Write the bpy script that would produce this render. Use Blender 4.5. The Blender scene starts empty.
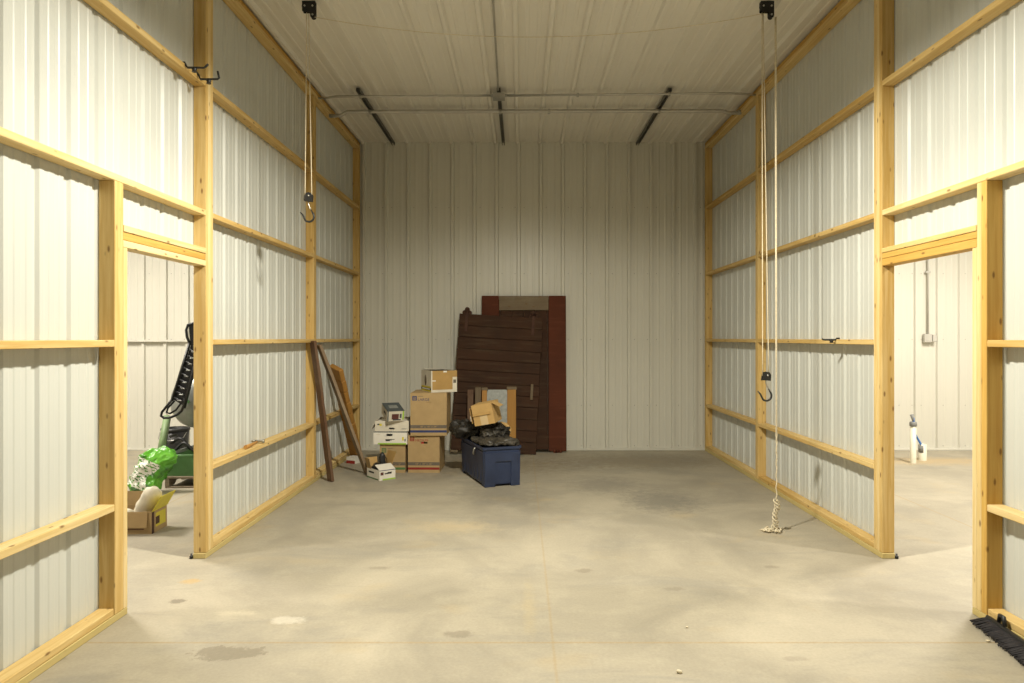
import bpy, bmesh, math, random
from mathutils import Vector, Matrix, noise
random.seed(7)
C = bpy.context.scene.collection
D = bpy.data
R = math.radians
CAMZ, F, VX, VY = 1.55, 683.0, 520.5, 338.0
XL, XR, YB, ZC = -2.21, 2.54, 9.45, 4.26
STUD = 0.089


def at(px, py, Y):
    return Vector(((px - VX) / F * Y, Y, CAMZ - (py - VY) / F * Y))


def flo(px, py):
    Y = CAMZ * F / (py - VY)
    return Vector(((px - VX) / F * Y, Y, 0))


# ------------------------------------------------------------------ materials
class NT:
    def __init__(self, name):
        self.m = D.materials.new(name)
        self.m.use_nodes = True
        self.t = self.m.node_tree
        self.b = self.t.nodes['Principled BSDF']

    def n(self, kind, **kw):
        x = self.t.nodes.new('ShaderNode' + kind)
        for k, v in kw.items():
            if k.startswith('in_'):
                key = k[3:]
                key = int(key) if key.isdigit() else key.replace('_', ' ')
                x.inputs[key].default_value = v
            else:
                setattr(x, k, v)
        return x

    def l(self, a, b):
        self.t.links.new(a, b)

    def math(self, op, a, b=None, clamp=False):
        x = self.n('Math', operation=op, use_clamp=clamp)
        for i, v in enumerate((a, b)):
            if v is None:
                continue
            if isinstance(v, (int, float)):
                x.inputs[i].default_value = v
            else:
                self.l(v, x.inputs[i])
        return x.outputs[0]

    def mix(self, f, a, b, mode='MIX'):
        x = self.n('MixRGB', blend_type=mode)
        for i, v in enumerate((f, a, b)):
            if isinstance(v, (int, float)):
                x.inputs[i].default_value = v
            elif isinstance(v, tuple):
                x.inputs[i].default_value = v if len(v) == 4 else (*v, 1)
            else:
                self.l(v, x.inputs[i])
        return x.outputs[0]

    def ramp(self, fac, stops):
        x = self.n('ValToRGB')
        e = x.color_ramp.elements
        while len(e) < len(stops):
            e.new(0.5)
        for i, (p, c) in enumerate(stops):
            e[i].position = p
            e[i].color = (c, c, c, 1) if isinstance(c, (int, float)) else (*c, 1)
        self.l(fac, x.inputs[0])
        return x.outputs[0]


def plain(name, col, rough=0.5, metal=0.0, var=0.12, scale=6.0, bump=0.0, spec=0.5, stretch=(1, 1, 1)):
    t = NT(name)
    tc = t.n('TexCoord')
    mp = t.n('Mapping')
    mp.inputs['Scale'].default_value = stretch
    t.l(tc.outputs['Object'], mp.inputs[0])
    no = t.n('TexNoise', in_Scale=scale, in_Detail=5.0, in_Roughness=0.6)
    t.l(mp.outputs[0], no.inputs['Vector'])
    d = tuple(c * (1 - var) for c in col)
    b = tuple(min(1, c * (1 + var)) for c in col)
    c = t.ramp(no.outputs['Fac'], [(0.3, d), (0.7, b)])
    t.l(c, t.b.inputs['Base Color'])
    t.b.inputs['Roughness'].default_value = rough
    t.b.inputs['Metallic'].default_value = metal
    t.b.inputs['Specular IOR Level'].default_value = spec
    if bump:
        bp = t.n('Bump', in_Strength=bump, in_Distance=0.01)
        t.l(no.outputs['Fac'], bp.inputs['Height'])
        t.l(bp.outputs[0], t.b.inputs['Normal'])
    return t.m


def wood(name, light, dark, knot=(0.16, 0.07, 0.02), rough=0.62, grain=1.0, knots=True, weather=None):
    """length along local X"""
    t = NT(name)
    tc = t.n('TexCoord')
    oi = t.n('ObjectInfo')
    off = t.math('MULTIPLY', oi.outputs['Random'], 37.0)
    cx = t.n('CombineXYZ')
    for i in range(3):
        t.l(off, cx.inputs[i])
    ad = t.n('VectorMath', operation='ADD')
    t.l(tc.outputs['Object'], ad.inputs[0])
    t.l(cx.outputs[0], ad.inputs[1])
    m1 = t.n('Mapping')
    m1.inputs['Scale'].default_value = (1.2, 26, 26)
    t.l(ad.outputs[0], m1.inputs[0])
    n1 = t.n('TexNoise', in_Scale=1.6, in_Detail=6.0, in_Roughness=0.6, in_Distortion=0.6)
    t.l(m1.outputs[0], n1.inputs['Vector'])
    g = t.ramp(n1.outputs['Fac'], [(0.36, 0.0), (0.62, 1.0)])
    m2 = t.n('Mapping')
    m2.inputs['Scale'].default_value = (0.5, 3, 3)
    t.l(ad.outputs[0], m2.inputs[0])
    n2 = t.n('TexNoise', in_Scale=1.2, in_Detail=2.0)
    t.l(m2.outputs[0], n2.inputs['Vector'])
    a = t.math('MULTIPLY', g, 0.45 * grain)
    bb = t.math('MULTIPLY', t.ramp(n2.outputs['Fac'], [(0.3, 0.0), (0.7, 1.0)]), 0.35)
    rr = t.math('MULTIPLY', oi.outputs['Random'], 0.35)
    f = t.math('ADD', t.math('ADD', a, bb), t.math('SUBTRACT', rr, 0.1), True)
    col = t.mix(f, light, dark)
    if knots:
        m3 = t.n('Mapping')
        m3.inputs['Scale'].default_value = (6.5, 17, 17)
        t.l(ad.outputs[0], m3.inputs[0])
        v = t.n('TexVoronoi', in_Scale=1.0, in_Randomness=1.0)
        t.l(m3.outputs[0], v.inputs['Vector'])
        k = t.ramp(v.outputs['Distance'], [(0.07, 1.0), (0.16, 0.0)])
        col = t.mix(t.math('MULTIPLY', k, 0.8), col, knot)
    if weather:
        n4 = t.n('TexNoise', in_Scale=3.0, in_Detail=6.0, in_Roughness=0.7)
        t.l(ad.outputs[0], n4.inputs['Vector'])
        col = t.mix(t.ramp(n4.outputs['Fac'], [(0.45, 0.0), (0.75, 0.7)]), col, weather)
    t.l(col, t.b.inputs['Base Color'])
    t.b.inputs['Roughness'].default_value = rough
    t.b.inputs['Specular IOR Level'].default_value = 0.25
    bp = t.n('Bump', in_Strength=0.15, in_Distance=0.004)
    t.l(n1.outputs['Fac'], bp.inputs['Height'])
    t.l(bp.outputs[0], t.b.inputs['Normal'])
    return t.m


def sheet_metal(name, col, rough):
    t = NT(name)
    g = t.n('NewGeometry')
    no = t.n('TexNoise', in_Scale=1.3, in_Detail=4.0)
    t.l(g.outputs['Position'], no.inputs['Vector'])
    c = t.ramp(no.outputs['Fac'], [(0.3, tuple(x * 0.96 for x in col)), (0.7, col)])
    t.l(c, t.b.inputs['Base Color'])
    t.b.inputs['Roughness'].default_value = rough
    n2 = t.n('TexNoise', in_Scale=4.0, in_Detail=2.0)
    t.l(g.outputs['Position'], n2.inputs['Vector'])
    bp = t.n('Bump', in_Strength=0.05, in_Distance=0.02)
    t.l(n2.outputs['Fac'], bp.inputs['Height'])
    t.l(bp.outputs[0], t.b.inputs['Normal'])
    return t.m


def concrete():
    t = NT('concrete')
    g = t.n('NewGeometry')
    P = g.outputs['Position']
    sx = t.n('SeparateXYZ')
    t.l(P, sx.inputs[0])
    X, Y = sx.outputs[0], sx.outputs[1]

    def nz(scale, detail=5.0, rough=0.6, st=(1, 1, 1), dist=0.0):
        mp = t.n('Mapping')
        mp.inputs['Scale'].default_value = st
        t.l(P, mp.inputs[0])
        x = t.n('TexNoise', in_Scale=scale, in_Detail=detail, in_Roughness=rough, in_Distortion=dist)
        t.l(mp.outputs[0], x.inputs['Vector'])
        return x.outputs['Fac']
    A = nz(0.9, 7, 0.62, dist=0.8)
    B = nz(3.4, 10, 0.74)
    S = nz(1.5, 8, 0.68, (0.6, 1.8, 1), 0.7)
    col = t.mix(t.ramp(A, [(0.32, 0.0), (0.68, 1.0)]), (0.285, 0.255, 0.197), (0.430, 0.382, 0.290))
    col = t.mix(t.math('MULTIPLY', t.ramp(S, [(0.52, 0.0), (0.70, 1.0)]), 0.75), col, (0.28, 0.26, 0.215))
    col = t.mix(t.math('MULTIPLY', t.ramp(B, [(0.5, 0.0), (0.75, 1.0)]), 0.4), col, (0.50, 0.447, 0.34))
    rs = nz(1.7, 4, 0.5, (1, 1.4, 1))
    col = t.mix(t.math('MULTIPLY', t.ramp(rs, [(0.60, 0.0), (0.78, 1.0)]), 0.45), col, (0.46, 0.35, 0.19))
    wob = nz(11.0, 9, 0.78)
    wob2 = nz(30.0, 3, 0.6)

    def blob(cx, cy, rx, ry, c, k, edge=0.35):
        nonlocal col
        dx = t.math('DIVIDE', t.math('SUBTRACT', X, cx), rx)
        dy = t.math('DIVIDE', t.math('SUBTRACT', Y, cy), ry)
        d = t.math('SQRT', t.math('ADD', t.math('MULTIPLY', dx, dx), t.math('MULTIPLY', dy, dy)))
        d = t.math('ADD', d, t.math('MULTIPLY', t.math('SUBTRACT', wob, 0.5), 2.6))
        m = t.ramp(d, [(0.75 - edge * 0.5, 1.0), (0.75 + edge * 0.5, 0.0)])
        col = t.mix(t.math('MULTIPLY', m, k), col, c)
    dk = (0.20, 0.17, 0.125)
    blob(-1.44, 3.36, 0.24, 0.10, (0.22, 0.19, 0.138), 0.75, 0.12)
    blob(-0.33, 3.575, 0.11, 0.05, dk, 0.55, 0.4)
    blob(-2.02, 4.02, 0.06, 0.05, dk, 0.8, 0.3)
    blob(-1.28, 3.75, 0.12, 0.06, (0.62, 0.57, 0.47), 0.6, 0.6)
    blob(-1.6, 3.85, 0.14, 0.05, (0.58, 0.52, 0.38), 0.4, 0.7)
    blob(-2.1, 4.35, 0.08, 0.05, (0.5, 0.33, 0.12), 0.6, 0.5)
    blob(-0.95, 4.6, 0.10, 0.04, dk, 0.4, 0.5)
    blob(-2.25, 3.3, 0.07, 0.03, dk, 0.5, 0.4)
    blob(0.42, 4.55, 0.07, 0.05, dk, 0.5, 0.4)
    blob(0.95, 4.22, 0.08, 0.04, dk, 0.4, 0.4)
    blob(1.70, 4.62, 0.07, 0.04, dk, 0.45, 0.4)
    blob(1.32, 3.30, 0.08, 0.03, dk, 0.3, 0.4)
    blob(1.35, 6.5, 0.45, 0.55, (0.17, 0.16, 0.135), 0.65, 0.9)
    blob(0.9, 7.2, 0.5, 0.5, (0.19, 0.175, 0.145), 0.5, 0.9)
    blob(-0.2, 6.9, 0.5, 0.6, (0.20, 0.18, 0.145), 0.45, 0.9)
    blob(-0.6, 8.3, 1.6, 0.7, (0.20, 0.155, 0.09), 0.5, 0.9)
    blob(1.5, 8.6, 1.3, 0.6, (0.20, 0.155, 0.09), 0.5, 0.9)
    blob(5.2, 8.6, 1.2, 0.35, (0.50, 0.36, 0.18), 0.55, 0.9)
    blob(-0.55, 5.6, 0.45, 0.25, (0.56, 0.45, 0.27), 0.4, 0.9)
    blob(0.05, 3.95, 0.05, 0.5, (0.50, 0.39, 0.20), 0.22, 0.9)

    def joint(co, c, w, k):
        nonlocal col
        d = t.math('ABSOLUTE', t.math('SUBTRACT', co, c))
        d = t.math('ADD', d, t.math('MULTIPLY', t.math('SUBTRACT', wob2, 0.5), w))
        m = t.ramp(d, [(0.0, 1.0), (min(1, w), 0.0)])
        col = t.mix(t.math('MULTIPLY', m, k), col, (0.36, 0.26, 0.13))
    joint(X, 0.165, 0.011, 0.45)
    joint(Y, 3.475, 0.012, 0.7)
    joint(Y, 7.1, 0.012, 0.25)
    joint(X, -3.3, 0.014, 0.6)
    joint(X, 3.7, 0.014, 0.6)
    fine = nz(60, 3, 0.6)
    col = t.mix(0.12, col, t.ramp(fine, [(0.3, 0.25), (0.7, 0.75)]), 'OVERLAY')
    t.l(col, t.b.inputs['Base Color'])
    t.l(t.ramp(A, [(0.3, 0.5), (0.7, 0.68)]), t.b.inputs['Roughness'])
    t.b.inputs['Specular IOR Level'].default_value = 0.4
    bp = t.n('Bump', in_Strength=0.08, in_Distance=0.01)
    t.l(B, bp.inputs['Height'])
    t.l(bp.outputs[0], t.b.inputs['Normal'])
    return t.m


def door_paint(name, a, b, worn):
    t = NT(name)
    tc = t.n('TexCoord')
    mp = t.n('Mapping')
    mp.inputs['Scale'].default_value = (1.5, 10, 18)
    t.l(tc.outputs['Object'], mp.inputs[0])
    n1 = t.n('TexNoise', in_Scale=1.5, in_Detail=6.0, in_Roughness=0.65)
    t.l(mp.outputs[0], n1.inputs['Vector'])
    n2 = t.n('TexNoise', in_Scale=2.2, in_Detail=5.0, in_Roughness=0.65)
    t.l(tc.outputs['Object'], n2.inputs['Vector'])
    c = t.mix(t.ramp(n2.outputs['Fac'], [(0.35, 0.0), (0.65, 1.0)]), a, b)
    c = t.mix(t.ramp(n1.outputs['Fac'], [(0.52, 0.0), (0.76, 0.75)]), c, worn)
    t.l(c, t.b.inputs['Base Color'])
    t.b.inputs['Roughness'].default_value = 0.8
    t.b.inputs['Specular IOR Level'].default_value = 0.2
    bp = t.n('Bump', in_Strength=0.3, in_Distance=0.004)
    t.l(n1.outputs['Fac'], bp.inputs['Height'])
    t.l(bp.outputs[0], t.b.inputs['Normal'])
    return t.m


M = {}
M['floor'] = concrete()
M['panel'] = sheet_metal('white_panel', (0.60, 0.61, 0.57), 0.38)
M['rear_panel'] = sheet_metal('rear_panel', (0.64, 0.62, 0.54), 0.36)
M['ceil_panel'] = sheet_metal('ceiling_panel', (0.76, 0.725, 0.645), 0.42)
M['screw'] = plain('screw_heads', (0.35, 0.33, 0.30), 0.4, 0.6)
M['pine'] = wood('pine', (0.74, 0.56, 0.26), (0.54, 0.335, 0.095), grain=1.25)
M['pale'] = wood('pale_pine', (0.80, 0.64, 0.35), (0.64, 0.45, 0.17), grain=1.2)
M['gold'] = wood('golden_pine', (0.66, 0.43, 0.12), (0.50, 0.27, 0.055), grain=1.25)
M['treated'] = wood('treated_pine', (0.62, 0.50, 0.225), (0.50, 0.39, 0.15), knots=False)
M['old'] = wood('old_plank', (0.15, 0.085, 0.05), (0.085, 0.04, 0.022), weather=(0.20, 0.14, 0.09))
M['oldgrey'] = wood('grey_plank', (0.30, 0.22, 0.14), (0.17, 0.11, 0.065), weather=(0.34, 0.28, 0.20))
M['grime'] = wood('grey_board', (0.20, 0.15, 0.09), (0.11, 0.075, 0.045), weather=(0.24, 0.20, 0.13))
M['orange'] = wood('orange_board', (0.42, 0.22, 0.055), (0.33, 0.155, 0.035), knots=False, grain=0.7)
M['barn'] = door_paint('barn_boards', (0.066, 0.030, 0.016), (0.044, 0.023, 0.014), (0.10, 0.068, 0.040))
M['barnred'] = door_paint('barn_red', (0.112, 0.032, 0.015), (0.085, 0.026, 0.013), (0.15, 0.05, 0.028))
M['rust'] = plain('rusty_iron', (0.075, 0.033, 0.020), 0.8, 0.2, 0.3, 20)
M['card'] = plain('cardboard', (0.41, 0.285, 0.14), 0.8, 0, 0.07, 9, spec=0.2)
M['cardd'] = plain('brown_cardboard', (0.40, 0.25, 0.09), 0.8, 0, 0.08, 9, spec=0.2)
M['cardl'] = plain('new_cardboard', (0.50, 0.32, 0.125), 0.75, 0, 0.06, 9, spec=0.2)
M['tape'] = plain('tape', (0.60, 0.45, 0.25), 0.4, 0, 0.05)
M['whitecard'] = plain('white_carton', (0.74, 0.70, 0.62), 0.6, 0, 0.05, 7)
M['creamcard'] = plain('cream_carton', (0.62, 0.57, 0.47), 0.6, 0, 0.12, 7)
M['slate'] = plain('slate_print', (0.055, 0.07, 0.075), 0.5, 0, 0.15)
M['green_print'] = plain('lime_print', (0.32, 0.52, 0.05), 0.6)
M['dgreen_print'] = plain('green_ink', (0.07, 0.16, 0.05), 0.7)
M['blue_ink'] = plain('blue_ink', (0.025, 0.04, 0.13), 0.7)
M['red_ink'] = plain('red_ink', (0.25, 0.02, 0.012), 0.7)
M['maroon_ink'] = plain('maroon_ink', (0.10, 0.03, 0.025), 0.7)
M['grey_ink'] = plain('grey_ink', (0.13, 0.105, 0.08), 0.7)
M['black_ink'] = plain('black_ink', (0.015, 0.014, 0.014), 0.6)
M['yellow_ink'] = plain('yellow_ink', (0.62, 0.52, 0.03), 0.6)
M['red'] = plain('red_plastic', (0.40, 0.02, 0.02), 0.5)
M['blue'] = plain('navy_plastic', (0.022, 0.034, 0.078), 0.5, 0, 0.25, 5, 0.05)
M['bag'] = plain('black_sheet', (0.022, 0.019, 0.015), 0.5, 0, 0.5, 7, 0.25, 0.35)
M['bagd'] = plain('dusty_sheet', (0.050, 0.043, 0.033), 0.5, 0, 0.5, 9, 0.3, 0.45)
M['galv'] = plain('galvanized', (0.30, 0.31, 0.29), 0.5, 0.3, 0.2, 22)
M['steel'] = plain('steel', (0.45, 0.44, 0.41), 0.38, 0.9, 0.1)
M['dsteel'] = plain('dark_steel', (0.17, 0.165, 0.15), 0.5, 0.5, 0.2)
M['conduit'] = plain('conduit', (0.50, 0.48, 0.44), 0.42, 0.7, 0.08)
M['black'] = plain('black_metal', (0.012, 0.012, 0.012), 0.4, 0.3, 0.2)
M['rubber'] = plain('black_plastic', (0.016, 0.016, 0.016), 0.45, 0, 0.2)
M['bristle'] = plain('bristles', (0.022, 0.019, 0.022), 0.8, 0, 0.4, 30)
M['rope'] = plain('rope', (0.66, 0.58, 0.42), 0.9, 0, 0.15, 60)
M['pvc'] = plain('pvc', (0.76, 0.72, 0.58), 0.45, 0, 0.06)
M['greycap'] = plain('grey_tape', (0.22, 0.22, 0.21), 0.6)
M['pex'] = plain('blue_tube', (0.04, 0.17, 0.50), 0.4)
M['greenp'] = plain('green_paint', (0.085, 0.19, 0.065), 0.5, 0, 0.25, 6)
M['greenl'] = plain('light_green_paint', (0.22, 0.31, 0.15), 0.5, 0, 0.2, 6)
M['drum'] = plain('grey_drum', (0.27, 0.28, 0.26), 0.45, 0.4, 0.2, 5)
M['palletw'] = wood('pallet_wood', (0.32, 0.26, 0.18), (0.20, 0.15, 0.10))
M['sack'] = plain('white_sack', (0.66, 0.60, 0.47), 0.6, 0, 0.12, 12, 0.2)
M['bagwhite'] = plain('white_print', (0.75, 0.74, 0.66), 0.4, 0, 0.1, 10)
M['handle'] = wood('hammer_handle', (0.50, 0.27, 0.08), (0.40, 0.19, 0.05), knots=False)
M['palegrey'] = plain('pale_grey_metal', (0.50, 0.48, 0.43), 0.5, 0.1, 0.08)
M['label_pap'] = plain('paper', (0.72, 0.70, 0.64), 0.7)


def seed_bag_mat():
    t = NT('green_bag')
    tc = t.n('TexCoord')
    no = t.n('TexNoise', in_Scale=7.0, in_Detail=3.0)
    t.l(tc.outputs['Object'], no.inputs['Vector'])
    c = t.ramp(no.outputs['Fac'], [(0.35, (0.035, 0.13, 0.012)), (0.5, (0.10, 0.36, 0.02)), (0.75, (0.16, 0.46, 0.04))])
    t.l(c, t.b.inputs['Base Color'])
    t.b.inputs['Roughness'].default_value = 0.3
    bp = t.n('Bump', in_Strength=0.3, in_Distance=0.02)
    t.l(no.outputs['Fac'], bp.inputs['Height'])
    t.l(bp.outputs[0], t.b.inputs['Normal'])
    return t.m


M['greenbag'] = seed_bag_mat()


# ------------------------------------------------------------------ mesh helpers
def BM():
    return bmesh.new()


def _setmat(faces, mi):
    for f in faces:
        f.material_index = mi


def box(bm, lo, hi, mi=0, bev=0.0, mat=None):
    lo, hi = Vector(lo), Vector(hi)
    c, s = (lo + hi) / 2, hi - lo
    r = bmesh.ops.create_cube(bm, size=1)
    vs = r['verts']
    for v in vs:
        v.co = Vector((v.co.x * s.x, v.co.y * s.y, v.co.z * s.z)) + c
    fs = list({f for v in vs for f in v.link_faces})
    _setmat(fs, mi)
    if bev > 0:
        es = list({e for v in vs for e in v.link_edges})
        rb = bmesh.ops.bevel(bm, geom=es, offset=bev, segments=1, affect='EDGES', clamp_overlap=True)
        _setmat(rb['faces'], mi)
        vs = list({v for f in rb['faces'] for v in f.verts} | {v for v in vs if v.is_valid})
    if mat is not None:
        for v in vs:
            if v.is_valid:
                v.co = mat @ v.co
    return vs


def tube(bm, pts, r, seg=8, mi=0, closed=False, cap=True):
    pts = [Vector(p) for p in pts]
    n = len(pts)
    rs = r if isinstance(r, (list, tuple)) else [r] * n
    rings = []
    ref = None
    for i, p in enumerate(pts):
        a = pts[(i - 1) % n] if (closed or i > 0) else p
        b = pts[(i + 1) % n] if (closed or i < n - 1) else p
        d = (b - a).normalized()
        if ref is None:
            ref = d.orthogonal().normalized()
        else:
            ref = (ref - d * ref.dot(d))
            ref = ref.normalized() if ref.length > 1e-6 else d.orthogonal().normalized()
        q = d.cross(ref)
        rings.append([bm.verts.new(p + (ref * math.cos(2 * math.pi * k / seg) + q * math.sin(2 * math.pi * k / seg)) * rs[i]) for k in range(seg)])
    m = n if closed else n - 1
    for i in range(m):
        A, B = rings[i], rings[(i + 1) % n]
        for k in range(seg):
            f = bm.faces.new((A[k], A[(k + 1) % seg], B[(k + 1) % seg], B[k]))
            f.material_index = mi
            f.smooth = True
    if cap and not closed:
        f = bm.faces.new(rings[0][::-1]); f.material_index = mi
        f = bm.faces.new(rings[-1]); f.material_index = mi


def lathe(bm, prof, origin=(0, 0, 0), seg=24, mi=0, mat=None, smooth=True):
    """prof: list of (r, z), open profile, closed by end caps when r=0"""
    o = Vector(origin)
    rings = []
    for r, z in prof:
        if r < 1e-5:
            rings.append([bm.verts.new(o + Vector((0, 0, z)))])
        else:
            rings.append([bm.verts.new(o + Vector((r * math.cos(2 * math.pi * k / seg), r * math.sin(2 * math.pi * k / seg), z))) for k in range(seg)])
    for A, B in zip(rings, rings[1:]):
        for k in range(seg):
            k2 = (k + 1) % seg
            if len(A) == 1 and len(B) == 1:
                continue
            if len(A) == 1:
                f = bm.faces.new((A[0], B[k], B[k2]))
            elif len(B) == 1:
                f = bm.faces.new((A[k], A[k2], B[0]))
            else:
                f = bm.faces.new((A[k], A[k2], B[k2], B[k]))
            f.material_index = mi
            f.smooth = smooth
    if mat is not None:
        for rg in rings:
            for v in rg:
                v.co = mat @ v.co


def prism(bm, poly, d0, d1, frame=None, mi=0):
    """poly: list of (u,v) extruded along w from d0 to d1; frame maps (u,v,w)->xyz"""
    fr = frame or (lambda u, v, w: Vector((u, w, v)))
    A = [bm.verts.new(fr(u, v, d0)) for u, v in poly]
    B = [bm.verts.new(fr(u, v, d1)) for u, v in poly]
    n = len(poly)
    fs = [bm.faces.new(A), bm.faces.new(B[::-1])]
    for k in range(n):
        fs.append(bm.faces.new((A[k], B[k], B[(k + 1) % n], A[(k + 1) % n])))
    _setmat(fs, mi)


def lump(bm, half, sub=4, amp=0.12, freq=3.0, power=2.6, seed=0, mi=0, mat=None, crease=0.0):
    """crumpled superellipsoid"""
    r = bmesh.ops.create_icosphere(bm, subdivisions=sub, radius=1)
    vs = r['verts']
    for v in vs:
        d = v.co.normalized()
        k = (abs(d.x) ** power + abs(d.y) ** power + abs(d.z) ** power) ** (-1 / power)
        q = d * k
        p = Vector((q.x * half[0], q.y * half[1], q.z * half[2]))
        s = Vector((p.x * freq, p.y * freq, p.z * freq)) + Vector((seed * 7.3, seed * 3.1, seed))
        h = noise.fractal(s, 0.9, 2.1, 4) * amp
        if crease:
            h -= abs(noise.noise(s * 1.7)) * crease
        v.co = p + d * h
    for f in {f for v in vs for f in v.link_faces}:
        f.smooth = True
        f.material_index = mi
    if mat is not None:
        for v in vs:
            v.co = mat @ v.co
    return vs


def mesh_obj(name, bm, mats, parent=None, recalc=True):
    if recalc:
        bmesh.ops.recalc_face_normals(bm, faces=bm.faces[:])
    me = D.meshes.new(name)
    bm.to_mesh(me)
    bm.free()
    for m in (mats if isinstance(mats, (list, tuple)) else [mats]):
        me.materials.append(M[m] if isinstance(m, str) else m)
    o = D.objects.new(name, me)
    C.objects.link(o)
    if parent:
        o.parent = parent
    return o


def tag(o, label, cat, group=None):
    o['label'] = label
    o['category'] = cat
    if group:
        o['group'] = group
    return o


def recenter(o):
    """move a parentless mesh object's origin to the base centre of its mesh"""
    vs = o.data.vertices
    xs = [v.co.x for v in vs]; ys = [v.co.y for v in vs]; zs = [v.co.z for v in vs]
    c = Vector(((min(xs) + max(xs)) / 2, (min(ys) + max(ys)) / 2, min(zs)))
    o.data.transform(Matrix.Translation(-c))
    o.location = c
    return o


def thing(name, label, cat, loc=(0, 0, 0), rz=0.0, group=None):
    o = D.objects.new(name, None)
    C.objects.link(o)
    o.empty_display_size = 0.1
    o.location = loc
    o.rotation_euler = (0, 0, rz)
    return tag(o, label, cat, group)


def struct(name, bm, mats):
    o = mesh_obj(name, bm, mats)
    o['kind'] = 'structure'
    return o


def board_obj(name, lo, hi, mat, parent=None, bev=0.003):
    """axis aligned board; local X along its longest side"""
    lo, hi = Vector(lo), Vector(hi)
    s = hi - lo
    c = (lo + hi) / 2
    ax = max(range(3), key=lambda i: s[i])
    bm = BM()
    if ax == 0:
        h = s / 2; rot = (0, 0, 0)
    elif ax == 1:
        h = Vector((s.y, s.x, s.z)) / 2; rot = (0, 0, R(90))
    else:
        h = Vector((s.z, s.y, s.x)) / 2; rot = (0, R(-90), 0)
    box(bm, -h, h, 0, bev)
    o = mesh_obj(name, bm, mat, parent)
    o.location = c
    o.rotation_euler = rot
    return o


def lean_board(name, p0, p1, w, t, wdir, mat):
    """plank between two points (centre line), w along wdir"""
    p0, p1 = Vector(p0), Vector(p1)
    x = (p1 - p0)
    L = x.length
    x.normalize()
    y = Vector(wdir)
    y = (y - x * y.dot(x)).normalized()
    z = x.cross(y)
    bm = BM()
    n = 8
    r = bmesh.ops.create_cube(bm, size=1)
    for v in r['verts']:
        v.co = Vector((v.co.x * L, v.co.y * w, v.co.z * t))
    bmesh.ops.subdivide_edges(bm, edges=[e for e in bm.edges if abs((e.verts[0].co - e.verts[1].co).x) > L / 2], cuts=n)
    for v in bm.verts:
        v.co.y += noise.noise(Vector((v.co.x * 3, v.co.z * 9, L))) * w * 0.10
    bmesh.ops.bevel(bm, geom=bm.edges[:], offset=0.002, segments=1, affect='EDGES', clamp_overlap=True)
    o = mesh_obj(name, bm, mat)
    mw = Matrix((x, y, z)).transposed().to_4x4()
    mw.translation = (p0 + p1) / 2
    o.matrix_world = mw
    return o


def text_part(body, size, mat, parent, loc, name='lettering', rot=(math.pi / 2, 0, 0), ext=0.0004, sx=1.0, align='LEFT'):
    cu = D.curves.new('txt', 'FONT')
    cu.body = body
    cu.size = size
    cu.extrude = ext
    cu.align_x = align
    cu.resolution_u = 3
    o = D.objects.new('txt', cu)
    C.objects.link(o)
    dg = bpy.context.evaluated_depsgraph_get()
    me = D.meshes.new_from_object(o.evaluated_get(dg))
    D.objects.remove(o)
    D.curves.remove(cu)
    me.materials.clear()
    me.materials.append(M[mat])
    for v in me.vertices:
        v.co.x *= sx
    t = D.objects.new(name, me)
    C.objects.link(t)
    t.parent = parent
    t.location = loc
    t.rotation_euler = rot
    return t


# ------------------------------------------------------------------ room shell
def profile(s0, s1, pitch, off, h, base=0.060, top=0.026, minor=0.0035, nminor=2):
    pts = []
    k0 = int(math.floor((s0 - off) / pitch)) - 1
    k1 = int(math.ceil((s1 - off) / pitch)) + 1
    for k in range(k0, k1 + 1):
        c = off + k * pitch
        pts += [(c - base / 2, 0), (c - top / 2, h), (c + top / 2, h), (c + base / 2, 0)]
        for j in range(nminor):
            q = c + pitch * (j + 1) / (nminor + 1)
            pts += [(q - 0.019, 0), (q - 0.012, minor), (q + 0.012, minor), (q + 0.019, 0)]
    pts.sort()

    def at_s(s):
        for (a, b), (c, d) in zip(pts, pts[1:]):
            if a <= s <= c:
                return b + (d - b) * ((s - a) / (c - a) if c > a else 0)
        return 0
    out = [(s0, at_s(s0))] + [p for p in pts if s0 < p[0] < s1] + [(s1, at_s(s1))]
    return out


def ribbed(bm, prof, f, t0, t1, mi=0):
    """f(s, h, t) -> point"""
    A = [bm.verts.new(f(s, h, t0)) for s, h in prof]
    B = [bm.verts.new(f(s, h, t1)) for s, h in prof]
    for i in range(len(prof) - 1):
        fc = bm.faces.new((A[i], A[i + 1], B[i + 1], B[i]))
        fc.material_index = mi


YF = -4.0
bm = BM()
v = [bm.verts.new(p) for p in ((-8, YF, 0), (8, YF, 0), (8, YB + 0.1, 0), (-8, YB + 0.1, 0))]
bm.faces.new(v)
v2 = [bm.verts.new(p) for p in ((-8, YF, -0.12), (8, YF, -0.12), (8, YB + 0.1, -0.12), (-8, YB + 0.1, -0.12))]
bm.faces.new(v2[::-1])
for i in range(4):
    bm.faces.new((v[i], v2[i], v2[(i + 1) % 4], v[(i + 1) % 4]))
struct('floor', bm, 'floor')

# ceiling, ribs running away from the camera
bm = BM()
ribbed(bm, profile(-8, 8, 0.305, -1.873, 0.030, 0.062, 0.030, 0.005), lambda s, h, t: Vector((s, t, ZC - h)), YF, YB + 0.05)
struct('ceiling', bm, 'ceil_panel')

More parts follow.
